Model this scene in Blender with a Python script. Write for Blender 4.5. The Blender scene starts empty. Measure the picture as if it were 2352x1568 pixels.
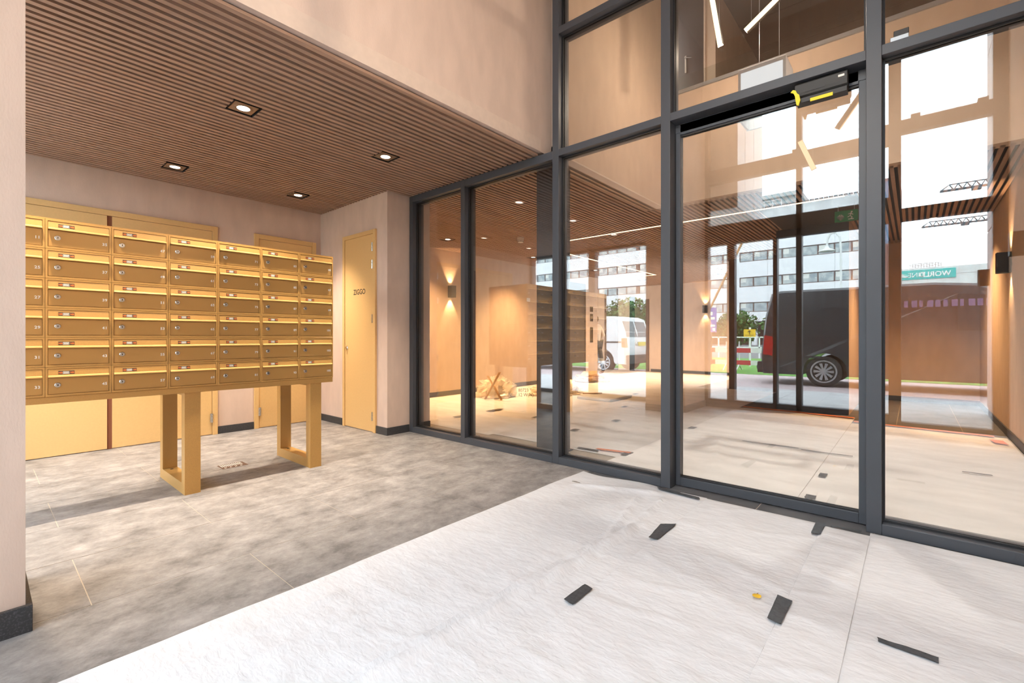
import bpy, math, random
from mathutils import Vector, Matrix, noise
random.seed(7)
R = math.radians
# ------------------------------------------------------------------ camera, world, exposure
scene = bpy.context.scene
col = scene.collection
cd = bpy.data.cameras.new('camera'); cam = bpy.data.objects.new('camera', cd); col.objects.link(cam)
cam.location = (0, 0, 1.1); cam.rotation_euler = (R(90), 0, R(40.903))
cd.sensor_width = 36; cd.lens = 1065.6 / 2352 * 36; cd.shift_y = -10.7 / 2352
cd.clip_start = .05; cd.clip_end = 600
scene.camera = cam
scene.view_settings.view_transform = 'Standard'; scene.view_settings.look = 'None'
scene.view_settings.gamma = 1; scene.view_settings.use_curve_mapping = False
scene.view_settings.exposure = 0.08
scene.cycles.max_bounces = 10; scene.cycles.diffuse_bounces = 5; scene.cycles.glossy_bounces = 5
scene.cycles.transparent_max_bounces = 32; scene.cycles.transmission_bounces = 8
scene.cycles.sample_clamp_indirect = 6; scene.cycles.use_denoising = True
scene.cycles.caustics_reflective = False; scene.cycles.caustics_refractive = False
world = bpy.data.worlds.new('overcast_sky'); scene.world = world; world.use_nodes = True
nt = world.node_tree; nt.nodes.clear()
wo = nt.nodes.new('ShaderNodeOutputWorld'); bg = nt.nodes.new('ShaderNodeBackground')
tc = nt.nodes.new('ShaderNodeTexCoord'); nz = nt.nodes.new('ShaderNodeTexNoise'); rp = nt.nodes.new('ShaderNodeValToRGB')
nz.inputs['Scale'].default_value = 2.2; nz.inputs['Detail'].default_value = 4
rp.color_ramp.elements[0].position = .3; rp.color_ramp.elements[0].color = (.74, .86, 1, 1)
rp.color_ramp.elements[1].position = .7; rp.color_ramp.elements[1].color = (.92, .97, 1, 1)
nt.links.new(tc.outputs['Generated'], nz.inputs['Vector']); nt.links.new(nz.outputs['Fac'], rp.inputs['Fac'])
nt.links.new(rp.outputs['Color'], bg.inputs['Color']); bg.inputs['Strength'].default_value = 11.0
nt.links.new(bg.outputs['Background'], wo.inputs['Surface'])

WARM = (1, .83, .64); WARM2 = (1, .61, .29); WSPOT = 330; LSPOT = 600
sun_d = bpy.data.lights.new('soft_sun', 'SUN'); sun_d.energy = 3.2; sun_d.angle = R(50); sun = bpy.data.objects.new('soft_sun', sun_d); col.objects.link(sun)
sun.location = (-10, 30, 40); sun.rotation_euler = Vector((.25, -1, -.8)).to_track_quat('-Z', 'Y').to_euler()

# ------------------------------------------------------------------ materials
M = {}
def mat(name, c, rough=.6, metal=0., var=.0, vscale=6., bump=0., bscale=200., stretch=None, spec=None, c2=None, lo=.35, hi=.65, detail=5., coat=0.):
    m = bpy.data.materials.new(name); m.use_nodes = True; n = m.node_tree; b = n.nodes['Principled BSDF']
    b.inputs['Base Color'].default_value = (*c, 1); b.inputs['Roughness'].default_value = rough
    b.inputs['Metallic'].default_value = metal
    if spec is not None: b.inputs['Specular IOR Level'].default_value = spec
    if coat: b.inputs['Coat Weight'].default_value = coat; b.inputs['Coat Roughness'].default_value = .05
    g = n.nodes.new('ShaderNodeNewGeometry'); vec = g.outputs['Position']
    if stretch:
        mp = n.nodes.new('ShaderNodeMapping'); mp.inputs['Scale'].default_value = stretch
        n.links.new(vec, mp.inputs['Vector']); vec = mp.outputs['Vector']
    if var or c2:
        t = n.nodes.new('ShaderNodeTexNoise'); t.inputs['Scale'].default_value = vscale; t.inputs['Detail'].default_value = detail
        n.links.new(vec, t.inputs['Vector'])
        r = n.nodes.new('ShaderNodeValToRGB')
        cc = c2 if c2 else tuple(min(1, x * (1 + var)) for x in c); c1 = c if c2 else tuple(x * (1 - var) for x in c)
        r.color_ramp.elements[0].position = lo; r.color_ramp.elements[0].color = (*c1, 1)
        r.color_ramp.elements[1].position = hi; r.color_ramp.elements[1].color = (*cc, 1)
        n.links.new(t.outputs['Fac'], r.inputs['Fac']); n.links.new(r.outputs['Color'], b.inputs['Base Color'])
    if bump:
        t2 = n.nodes.new('ShaderNodeTexNoise'); t2.inputs['Scale'].default_value = bscale; t2.inputs['Detail'].default_value = 3
        n.links.new(vec, t2.inputs['Vector']); bp = n.nodes.new('ShaderNodeBump')
        bp.inputs['Strength'].default_value = bump; bp.inputs['Distance'].default_value = .002
        n.links.new(t2.outputs['Fac'], bp.inputs['Height']); n.links.new(bp.outputs['Normal'], b.inputs['Normal'])
    M[name] = m; return m
def emis(name, c, s):
    m = bpy.data.materials.new(name); m.use_nodes = True; n = m.node_tree; n.nodes.clear()
    o = n.nodes.new('ShaderNodeOutputMaterial'); e = n.nodes.new('ShaderNodeEmission')
    e.inputs['Color'].default_value = (*c, 1); e.inputs['Strength'].default_value = s
    n.links.new(e.outputs[0], o.inputs[0]); M[name] = m; return m
def glass(name, r0, tint):
    m = bpy.data.materials.new(name); m.use_nodes = True; n = m.node_tree; n.nodes.clear(); L = n.links.new
    o = n.nodes.new('ShaderNodeOutputMaterial'); mx = n.nodes.new('ShaderNodeMixShader')
    t = n.nodes.new('ShaderNodeBsdfTransparent'); t.inputs[0].default_value = (*tint, 1)
    gl = n.nodes.new('ShaderNodeBsdfGlossy'); gl.inputs['Roughness'].default_value = 0
    g = n.nodes.new('ShaderNodeNewGeometry'); d = n.nodes.new('ShaderNodeVectorMath'); d.operation = 'DOT_PRODUCT'
    L(g.outputs['Normal'], d.inputs[0]); L(g.outputs['Incoming'], d.inputs[1])
    ops = []
    def mth(op, a, b=None):
        k = n.nodes.new('ShaderNodeMath'); k.operation = op
        for i, v in enumerate((a, b)):
            if v is None: continue
            if isinstance(v, (int, float)): k.inputs[i].default_value = v
            else: L(v, k.inputs[i])
        return k.outputs[0]
    a = mth('ABSOLUTE', d.outputs['Value']); a = mth('SUBTRACT', 1, a); a = mth('POWER', a, 5)
    a = mth('MULTIPLY', a, 1 - r0); a = mth('ADD', a, r0)
    L(a, mx.inputs[0]); L(t.outputs[0], mx.inputs[1]); L(gl.outputs[0], mx.inputs[2]); L(mx.outputs[0], o.inputs[0])
    M[name] = m; return m
WALLC = (.65, .505, .42)
mat('wallpaper', WALLC, .85, var=.05, vscale=9, bump=.35, bscale=170, stretch=(1, 1, .35))
mat('plaster', (.66, .53, .44), .85, var=.03, vscale=20)
mat('lobby_wall', (.59, .44, .33), .85, var=.04, vscale=9, bump=.3, bscale=170, stretch=(1, 1, .35))
mat('dark_frame', (.056, .061, .073), .45, bump=.05, bscale=300, spec=.5)
mat('black', (.008, .008, .008), .7)
mat('gasket', (.012, .012, .014), .5)
mat('slat', (.36, .232, .165), .75, var=.12, vscale=35, bump=.2, bscale=300, stretch=(1, .06, 1))
mat('granite', (.035, .036, .04), .5, c2=(.11, .11, .12), vscale=160, lo=.5, hi=.8)
mat('tile', (.13, .124, .126), .55, c2=(.375, .358, .355), vscale=6.5, lo=.36, hi=.68, bump=.5, bscale=45, detail=15., stretch=(1, .7, 1))
M['tile'].node_tree.nodes['Noise Texture'].inputs['Roughness'].default_value = .76
mat('tile_clean', (.085, .087, .095), .45, c2=(.14, .14, .15), vscale=5, lo=.3, hi=.75, bump=.15, bscale=60, detail=10.)
mat('grout', (.45, .39, .33), .9)
mat('fleece', (.69, .705, .74), .9, var=.03, vscale=14, bump=1., bscale=24, stretch=(.8, 1.7, 1), detail=8)
M['fleece'].node_tree.nodes['Noise Texture.001'].inputs['Distortion'].default_value = .35; M['fleece'].node_tree.nodes['Noise Texture.001'].inputs['Detail'].default_value = 5
mat('fleece_dusty', (.80, .785, .77), .9, var=.08, vscale=3, bump=.4, bscale=22, stretch=(.6, 1.6, 1), detail=9)
for k_ in ('fleece', 'fleece_dusty'): M[k_].node_tree.nodes['Bump'].inputs['Distance'].default_value = .0036
mat('duct_tape', (.055, .06, .068), .5, var=.25, vscale=60, bump=.6, bscale=90)
mat('door_yellow', (.72, .47, .20), .42, var=.02, vscale=60, bump=.08, bscale=400)
mat('door_gap', (.22, .075, .035), .6)
mat('gold', (.53, .305, .095), .36, metal=.2, var=.05, vscale=180, bump=.1, bscale=700)
mat('gold_lip', (.68, .44, .16), .26, metal=.3)
mat('gold_dark', (.50, .285, .088), .42, metal=.2)
mat('steel', (.62, .61, .58), .25, metal=1.)
mat('white_print', (.86, .84, .80), .6)
mat('black_print', (.02, .018, .016), .6)
mat('orange_print', (.62, .16, .03), .6)
mat('bronze', (.24, .155, .10), .45, metal=.3)
mat('lamp_black', (.022, .022, .022), .5)
emis('lamp_disc', (1, .93, .82), 9); emis('led', (1, .70, .40), 6.0); emis('led_bar', (1, .74, .46), 3.4)
emis('mirrored_sky_glow', (.95, .98, 1), 1.1); emis('wall_lamp_glow', (1, .72, .42), 6)  # first one imitates sky reflected at the hanging box
mat('white_plastic', (.78, .78, .76), .4)
mat('grey_metal', (.40, .42, .44), .4, metal=.6)
mat('sill', (.20, .21, .22), .5)
mat('white_board', (.74, .74, .73), .6)
mat('yellow_tape', (.85, .68, .03), .6)
mat('leaf', (.80, .50, .04), .6)
mat('brown_label', (.10, .05, .03), .7)
mat('green', (.02, .22, .07), .5)
mat('green_tape', (.05, .28, .16), .4)
mat('orange_tape', (.82, .25, .10), .6)
mat('wood', (.42, .23, .10), .7, var=.2, vscale=12, stretch=(8, 1, 8))
mat('cardboard', (.60, .40, .24), .85, var=.15, vscale=5)
mat('insulation', (.82, .68, .50), .7, var=.15, vscale=14, bump=.8, bscale=30)
mat('mezz_dark', (.045, .037, .033), .7)
mat('mezz_joint', (.015, .012, .011), .8)
mat('brown_clad', (.13, .075, .048), .6, var=.1, vscale=8); mat('dark_door', (.05, .042, .038), .4)
mat('elevator', (.05, .04, .035), .3, metal=.6)
mat('panel_white', (.72, .74, .76), .5, var=.03, vscale=2)
mat('panel_mauve', (.42, .38, .38), .6, var=.04, vscale=2)
mat('concrete', (.50, .51, .51), .8, var=.15, vscale=.6, detail=8)
mat('office_white', (.80, .82, .83), .6, var=.05, vscale=.25, detail=8)
mat('office_frame', (.10, .055, .045), .5)
mat('office_glass', (.20, .25, .27), .08, c2=(.42, .46, .44), vscale=1.3, lo=.4, hi=.6, spec=.8)
mat('office_blind', (.62, .63, .58), .8)
mat('roof_grey', (.33, .38, .38), .7)
mat('brick_red', (.21, .115, .105), .8, var=.15, vscale=3)
mat('blue_glass', (.08, .12, .19), .15, var=.3, vscale=.5, spec=.8)
mat('teal', (.0, .40, .37), .5)
mat('pale_panel', (.55, .60, .58), .7, var=.05, vscale=.4)
mat('crane', (.10, .105, .11), .6)
mat('paving', (.56, .555, .56), .85, var=.1, vscale=3)
mat('brick_paving', (.55, .44, .44), .85, var=.15, vscale=8)
mat('asphalt', (.16, .16, .165), .9, var=.15, vscale=6)
mat('grass', (.10, .27, .035), .9, var=.3, vscale=3, bump=1, bscale=40)
mat('foliage', (.05, .13, .03), .8, var=.5, vscale=2)
mat('bark', (.10, .07, .05), .9)
mat('van_black', (.026, .028, .033), .3, coat=.5)
mat('van_trim', (.02, .02, .022), .6)
mat('van_white', (.78, .79, .79), .3, coat=.4)
mat('van_glass', (.02, .022, .025), .05, spec=.8)
mat('tail_red', (.42, .012, .016), .2, coat=.6)
mat('tail_orange', (.62, .16, .04), .25)
mat('tyre', (.018, .018, .018), .8)
mat('rim', (.55, .55, .56), .3, metal=.9)
mat('van_letter', (.16, .10, .19), .5)
mat('plate', (.75, .60, .12), .5)
mat('barrier_red', (.55, .04, .05), .6); mat('barrier_white', (.80, .80, .80), .6)
mat('sign_blue', (.10, .10, .42), .6); mat('sign_yellow', (.80, .48, .02), .6)
mat('pole', (.62, .63, .62), .5)
mat('jeans', (.055, .065, .085), .85, var=.2, vscale=30); mat('shirt', (.62, .55, .48), .85)
mat('skin', (.50, .30, .21), .6); mat('hair', (.05, .03, .02), .8); mat('shoe', (.30, .17, .09), .7); mat('knee', (.25, .27, .27), .7)
glass('partition_glass', .145, (.93, .93, .92)); glass('facade_glass', .045, (.95, .97, .97)); glass('clear_glass', .04, (.93, .95, .94))
# clear plastic film
m = mat('film', (.88, .82, .72), .25, bump=1, bscale=14); b = m.node_tree.nodes['Principled BSDF']; b.inputs['Alpha'].default_value = .35

# ------------------------------------------------------------------ mesh helpers
class MB:
    def __init__(s): s.v = []; s.f = []; s.mi = []
    def poly(s, vs, fs, mi=0):
        o = len(s.v); s.v += [tuple(p) for p in vs]; s.f += [tuple(o + i for i in f) for f in fs]; s.mi += [mi] * len(fs); return s
    def box(s, x0, x1, y0, y1, z0, z1, mi=0):
        if x0 > x1: x0, x1 = x1, x0
        if y0 > y1: y0, y1 = y1, y0
        if z0 > z1: z0, z1 = z1, z0
        return s.poly([(x0, y0, z0), (x1, y0, z0), (x1, y1, z0), (x0, y1, z0), (x0, y0, z1), (x1, y0, z1), (x1, y1, z1), (x0, y1, z1)],
                      [(0, 3, 2, 1), (4, 5, 6, 7), (0, 1, 5, 4), (1, 2, 6, 5), (2, 3, 7, 6), (3, 0, 4, 7)], mi)
    def prism(s, pts, axis, a, b, mi=0):
        # pts: 2D outline; axis 'x': pts=(y,z); 'y': pts=(x,z); 'z': pts=(x,y)
        f = {'x': lambda p, t: (t, p[0], p[1]), 'y': lambda p, t: (p[0], t, p[1]), 'z': lambda p, t: (p[0], p[1], t)}[axis]
        n = len(pts); vs = [f(p, a) for p in pts] + [f(p, b) for p in pts]
        fs = [tuple(range(n)), tuple(range(2 * n - 1, n - 1, -1))] + [(i, i + n, (i + 1) % n + n, (i + 1) % n) for i in range(n)]
        return s.poly(vs, fs, mi)
    def bar(s, p, q, w, h=None, mi=0, n=4):
        h = h or w; p = Vector(p); q = Vector(q); d = (q - p).normalized()
        u = d.cross(Vector((0, 0, 1)))
        if u.length < 1e-3: u = Vector((1, 0, 0))
        u.normalize(); w2 = u.cross(d).normalized()
        vs = []
        for c in (p, q):
            for k in range(n):
                a = 2 * math.pi * (k + .5) / n; k2 = 1 / math.cos(math.pi / n) if n == 4 else 1
                vs.append(c + u * (math.cos(a) * w / 2 * k2) + w2 * (math.sin(a) * h / 2 * k2))
        fs = [tuple(range(n - 1, -1, -1)), tuple(range(n, 2 * n))] + [(i, (i + 1) % n, (i + 1) % n + n, i + n) for i in range(n)]
        return s.poly(vs, fs, mi)
    def lathe(s, c, axis, prof, n=24, mi=0):
        # prof: list of (t along axis, radius)
        c = Vector(c); A = {'x': Vector((1, 0, 0)), 'y': Vector((0, 1, 0)), 'z': Vector((0, 0, 1))}[axis]
        U = {'x': Vector((0, 1, 0)), 'y': Vector((0, 0, 1)), 'z': Vector((1, 0, 0))}[axis]; V = A.cross(U)
        vs = []
        for t, r in prof:
            for k in range(n):
                a = 2 * math.pi * k / n; vs.append(c + A * t + U * (r * math.cos(a)) + V * (r * math.sin(a)))
        fs = [(j * n + k, j * n + (k + 1) % n, (j + 1) * n + (k + 1) % n, (j + 1) * n + k) for j in range(len(prof) - 1) for k in range(n)]
        fs += [tuple(range(n - 1, -1, -1)), tuple((len(prof) - 1) * n + k for k in range(n))]
        return s.poly(vs, fs, mi)
    def mesh(s, name, mats):
        me = bpy.data.meshes.new(name); me.from_pydata(s.v, [], s.f)
        mats = mats if isinstance(mats, (list, tuple)) else [mats]
        for k in mats: me.materials.append(M[k])
        if any(s.mi): me.polygons.foreach_set('material_index', s.mi)
        me.update(); return me
    def build(s, name, mats, parent=None, bevel=0, smooth=False):
        return link(name, s.mesh(name, mats), parent, bevel, smooth)
def link(name, me, parent=None, bevel=0, smooth=False):
    o = bpy.data.objects.new(name, me); col.objects.link(o)
    if parent is not None: adopt(o, parent)
    if smooth:
        me.polygons.foreach_set('use_smooth', [True] * len(me.polygons)); me.update()
    if bevel:
        md = o.modifiers.new('edge', 'BEVEL'); md.width = bevel; md.segments = 2; md.limit_method = 'ANGLE'; md.angle_limit = R(40)
    return o
def wloc(o):
    p = Vector(o.location)
    return p + (wloc(o.parent) + Vector(o.matrix_parent_inverse.translation) if o.parent else Vector())
def adopt(o, parent):
    o.parent = parent; o.matrix_parent_inverse = Matrix.Translation(-wloc(parent))
def box(name, x0, x1, y0, y1, z0, z1, m, parent=None, bevel=0):
    return MB().box(x0, x1, y0, y1, z0, z1).build(name, m, parent, bevel)
def tag(o, label, cat, group=None, kind=None):
    o['label'] = label; o['category'] = cat
    if group: o['group'] = group
    if kind: o['kind'] = kind
    return o
def struct(o, label, cat): return tag(o, label, cat, kind='structure')
def empty(name, loc, label=None, cat=None, group=None, kind=None):
    o = bpy.data.objects.new(name, None); col.objects.link(o); o.location = loc; o.empty_display_size = .05
    if label: tag(o, label, cat, group, kind)
    return o
def dup(o, parent=None, delta=(0, 0, 0)):
    c = o.copy(); col.objects.link(c)
    if parent is not None: c.parent = parent; c.matrix_parent_inverse = o.matrix_parent_inverse.copy()
    c.location = Vector(o.location) + Vector(delta)
    for ch in list(o.children): dup(ch, c)
    return c
def text_mesh(body, size, m, mapf, align='LEFT', bold=0., extrude=.0006, spacing=1.):
    cu = bpy.data.curves.new('lettering', 'FONT'); cu.body = body; cu.size = size; cu.align_x = align
    cu.extrude = extrude; cu.offset = bold; cu.space_character = spacing; cu.resolution_u = 3
    t = bpy.data.objects.new('lettering', cu); me = bpy.data.meshes.new_from_object(t)
    bpy.data.objects.remove(t); bpy.data.curves.remove(cu)
    for v in me.vertices: v.co = Vector(mapf(*v.co))
    me.materials.clear(); me.materials.append(M[m]); me.update(); return me
def spot(name, loc, direction, watts, color, angle, blend, radius, parent):
    l = bpy.data.lights.new(name, 'SPOT'); l.energy = watts; l.color = color; l.spot_size = R(angle); l.spot_blend = blend; l.shadow_soft_size = radius
    o = bpy.data.objects.new(name, l); col.objects.link(o); o.location = loc
    o.rotation_euler = Vector(direction).to_track_quat('-Z', 'Y').to_euler()
    if parent: adopt(o, parent)
    return o

# ------------------------------------------------------------------ key planes
XL = -2.51      # plane of the vestibule's left wall and fascia
XB = -5.97      # back wall of the mail recess
YP = 3.29       # front of the glass partition
YG, YD = 3.36, 3.42
YF = -.80       # street facade
XR = .79        # right wall
ZC = 2.72       # slat ceiling
ZFT = 4.75      # top of the street glazing
ZT = 5.6        # top of the tall vestibule
XLL = -6.63     # lobby's left wall

# ------------------------------------------------------------------ floor and tiles
fl = struct(box('floor', -9.2, 3.2, -.95, 14.2, -.2, -.0012, 'grout'), 'screed floor with pale joints under the grey stone tiles', 'floor')
tiles = {}
def tile_mesh(w, l, m):
    k = (round(w, 3), round(l, 3), m)
    if k not in tiles: tiles[k] = MB().box(0, w, 0, l, -.0012, 0).mesh('tile', m)
    return tiles[k]
def lay(x0, x1, y0, y1, m, jy=.31):
    i = 0; x = -2.55
    while x - .6 > x0 - .6: x -= .596
    xs = []
    k = math.floor((x0 + 2.55) / .596)
    while -2.55 + k * .596 < x1:
        xs.append(k); k += 1
    for k in xs:
        a = max(x0, -2.55 + k * .596); b = min(x1, -2.55 + (k + 1) * .596)
        if b - a < .02: continue
        off = jy + (.6 if k % 2 == 0 else 0)
        j = math.floor((y0 - off) / 1.195)
        while off + j * 1.195 < y1:
            c = max(y0, off + j * 1.195); d = min(y1, off + (j + 1) * 1.195)
            if d - c > .02:
                o = link('tile', tile_mesh(b - a - .005, d - c - .004, m), fl); o.location = (a + .002, c + .002, 0)
            j += 1
lay(XB, XL + .5, -.78, 3.44, 'tile')
lay(XL + .5, XR, -.78, 3.44, 'tile_clean')
lay(-2.05, XR, 7.2, 10.4, 'tile_clean')

# ------------------------------------------------------------------ walls of the vestibule and recess
mb = MB().box(XB - .15, XB, -.85, 3.0, 0, 2.95)
struct(mb.build('wall_back', 'wallpaper'), 'pink-beige wallpapered wall holding the yellow doors behind the mailboxes', 'wall')
mb = MB().box(XLL - .3, -4.44, 3.0, 3.6, 0, 2.95)
struct(mb.build('wall_end', 'wallpaper'), 'pink-beige wall block with the narrow ZIGGO door and glass partition end', 'wall')
pier = struct(MB().box(-3.05, XL, YF - .06, .12, 0, ZT).build('wall_pier', 'wallpaper'), 'pale wallpapered pier beside the mailbox recess with dark plinth', 'wall')
fas = MB().box(XL - .22, XL, .121, YP + .16, 2.745, ZT)
fascia = struct(fas.build('wall_upper', 'wallpaper'), 'tall beige bulkhead wall above the slatted mailbox ceiling', 'wall')
struct(box('trim_1', XL - .001, XL + .003, .121, YP, 2.745, 2.86, 'plaster'), 'smooth plaster edge band along the bulkhead bottom', 'trim')
struct(box('wall_right', XR, XR + .2, YF - .06, 10.6, 0, 5.6, 'lobby_wall'), 'beige wallpapered side wall running from street door into lobby', 'wall')
struct(box('ceiling_vestibule', XL - .3, XR + .2, YF - .06, YP + .2, ZT, ZT + .1, 'plaster'), 'high plaster ceiling over the tall entrance hall', 'ceiling')
def base(name, x0, x1, y0, y1, label, h=.085): return struct(box(name, x0, x1, y0, y1, 0, h, 'granite', bevel=.002), label, 'baseboard')
base('baseboard_pier', XL, XL + .018, YF, .138, 'dark granite plinth at the foot of the pier', .1)
base('baseboard_pier_end', -3.05, XL, .12, .138, 'dark granite plinth on the narrow pier end', .1)
base('baseboard_back', XB, XB + .014, 1.79, 2.17, 'dark granite plinth between two yellow doors')
base('baseboard_end_a', XB, -5.37, 2.986, 3.0, 'dark granite plinth left of the ZIGGO door')
base('baseboard_end_b', -4.645, -4.426, 2.986, 3.0, 'short dark granite plinth right of the ZIGGO door')
base('baseboard_end_c', -4.44, -4.426, 3.0, YP, 'dark granite plinth on wall return beside the glass partition')
base('baseboard_right', XR - .014, XR, YF + .05, 10.3, 'dark granite plinth along the right wall')

# ------------------------------------------------------------------ yellow doors
def hinge(y, z, x, parent, axis='x'):
    mb = MB()
    for k in range(3):
        z0 = z - .05 + k * .034
        if axis == 'x': mb.lathe((x + .006, y, z0), 'z', [(0, .008), (.031, .008)], 10)
        else: mb.lathe((y, x - .006, z0), 'z', [(0, .008), (.031, .008)], 10)
    if axis == 'x': mb.box(x - .002, x + .003, y - .02, y + .02, z - .05, z + .05)
    else: mb.box(y - .02, y + .02, x - .003, x + .002, z - .05, z + .05)
    return mb.build('hinge', 'steel', parent, smooth=False)
def lockset(c, axis, parent):
    mb = MB().lathe(c, axis, [(-.002, .026), (.006, .026), (.009, .021), (.009, .0155), (.014, .0145), (.014, .001)], 20)
    return mb.build('lock_cylinder', 'steel', parent)
# double door, left
d = empty('door_2', (XB, .82, 0)); struct(d, 'wide yellow double door with brown gap behind the mailboxes', 'door')
mb = MB(); mb.box(XB, XB + .022, 1.735, 1.787, 0, 2.34); mb.box(XB, XB + .022, -.12, 1.735, 2.285, 2.34); mb.box(XB, XB + .022, -.17, -.12, 0, 2.34)
mb.build('frame', 'door_yellow', d, .002)
box('leaf', XB, XB + .012, .873, 1.731, .008, 2.281, 'door_yellow', d); box('leaf', XB, XB + .02, -.116, .834, .008, 2.281, 'door_yellow', d)
box('gap_strip', XB, XB + .006, .834, .873, .0, 2.285, 'door_gap', d)
for z in (.19, .75, 1.7, 2.1): hinge(1.733, z, XB + .018, d)
d = empty('door_3', (XB, 2.55, 0)); struct(d, 'single yellow door in the recess corner behind the mailboxes', 'door')
mb = MB(); mb.box(XB, XB + .022, 2.172, 2.224, 0, 2.335); mb.box(XB, XB + .022, 2.876, 2.93, 0, 2.335); mb.box(XB, XB + .022, 2.224, 2.876, 2.28, 2.335)
mb.build('frame', 'door_yellow', d, .002); box('leaf', XB, XB + .012, 2.228, 2.872, .008, 2.276, 'door_yellow', d)
for z in (.2, .8, 1.75, 2.1): hinge(2.226, z, XB + .018, d)
d = empty('door_4', (-5.0, 3.0, 0)); struct(d, 'narrow yellow door lettered ZIGGO beside the glass partition', 'door')
mb = MB(); mb.box(-5.365, -5.318, 2.975, 3.0, 0, 2.335); mb.box(-4.692, -4.645, 2.975, 3.0, 0, 2.335); mb.box(-5.318, -4.692, 2.975, 3.0, 2.288, 2.335)
mb.build('frame', 'door_yellow', d, .002); box('leaf', -5.315, -4.695, 2.984, 3.0, .008, 2.285, 'door_yellow', d)
for z in (.185, 1.31, 1.935, 2.135): hinge(-4.705, z, 2.982, d, 'y')
lockset((-5.268, 2.984, .965), 'y', d).scale = (1, -1, 1)
o = d.children[-1]; o.scale = (1, 1, 1); bpy.data.objects.remove(o)
MB().lathe((-5.268, 2.984, .965), 'y', [(.002, .026), (-.006, .026), (-.009, .021), (-.009, .0155), (-.02, .0145), (-.02, .001)], 20).build('lock_cylinder', 'steel', d)
link('lettering', text_mesh('ZIGGO', .088, 'black_print', lambda x, y, z: (-5.12 + x * .93, 2.9835 - z, 1.605 + y), bold=.0008), d)

# ------------------------------------------------------------------ slatted ceilings
PITCH, SW = .0612, .033
def slat_mesh(segs, z0=ZC, h=.018):
    mb = MB()
    for a, b in segs: mb.box(0, SW, a, b, z0, z0 + h)
    return mb
slat_cache = {}
def slats(parent, x0, x1, segs_of):
    n = int((x1 - x0) / PITCH); off = ((x1 - x0) - n * PITCH) / 2
    for k in range(n):
        x = x0 + off + k * PITCH + (PITCH - SW) / 2
        segs = tuple((round(a, 3), round(b, 3)) for a, b in segs_of(x, x + SW) if b - a > .02)
        if segs not in slat_cache: slat_cache[segs] = slat_mesh(segs).mesh('slat', 'slat')
        o = link('slat', slat_cache[segs], parent); o.location = (x, 0, 0)
def cutter(y0, y1, holes, hs=.092):
    def f(xa, xb):
        segs = [(y0, y1)]
        for hx, hy in holes:
            if xb > hx - hs and xa < hx + hs:
                out = []
                for a, b in segs:
                    if hy - hs > a and hy + hs < b: out += [(a, hy - hs), (hy + hs, b)]
                    else: out.append((a, b))
                segs = out
        return segs
    return f
VL = [(-3.61, .07), (-3.61, 1.245), (-3.61, 2.42), (-5.35, .07), (-5.35, 1.245), (-5.35, 2.42)]
LL = [(-5.88, 5.15), (-5.88, 7.45), (-5.88, 9.9), (-5.9, 12.5), (-3.75, 12.6), (.2, 8.6)]
c1 = struct(box('ceiling', XB - .1, XL - .22, -.8, 3.45, ZC + .05, ZC + .12, 'black'), 'lowered ceiling of brown timber slats over the mailboxes', 'ceiling')
slats(c1, XB, XL - .01, lambda a, b: cutter(.13 if a > -3.07 else -.78, 2.995 if a < -4.44 else 3.29, VL)(a, b))
c2 = struct(MB().box(XLL - .2, -2.4, 3.45, 14.1, ZC + .05, ZC + .12).box(-2.4, XR, 5.66, 14.1, ZC + .05, ZC + .12).box(-9.2, XLL - .2, 11.2, 14.1, ZC + .05, ZC + .12).build('ceiling_lobby', 'black'), 'brown timber slat ceiling of the lobby behind the glass', 'ceiling')
slats(c2, XLL, -2.4, cutter(3.46, 14.0, LL)); slats(c2, -2.4, XR, cutter(5.68, 10.4, LL))
slats(c2, -9.1, XLL, lambda a, b: [(11.3, 14.0)])

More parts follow.
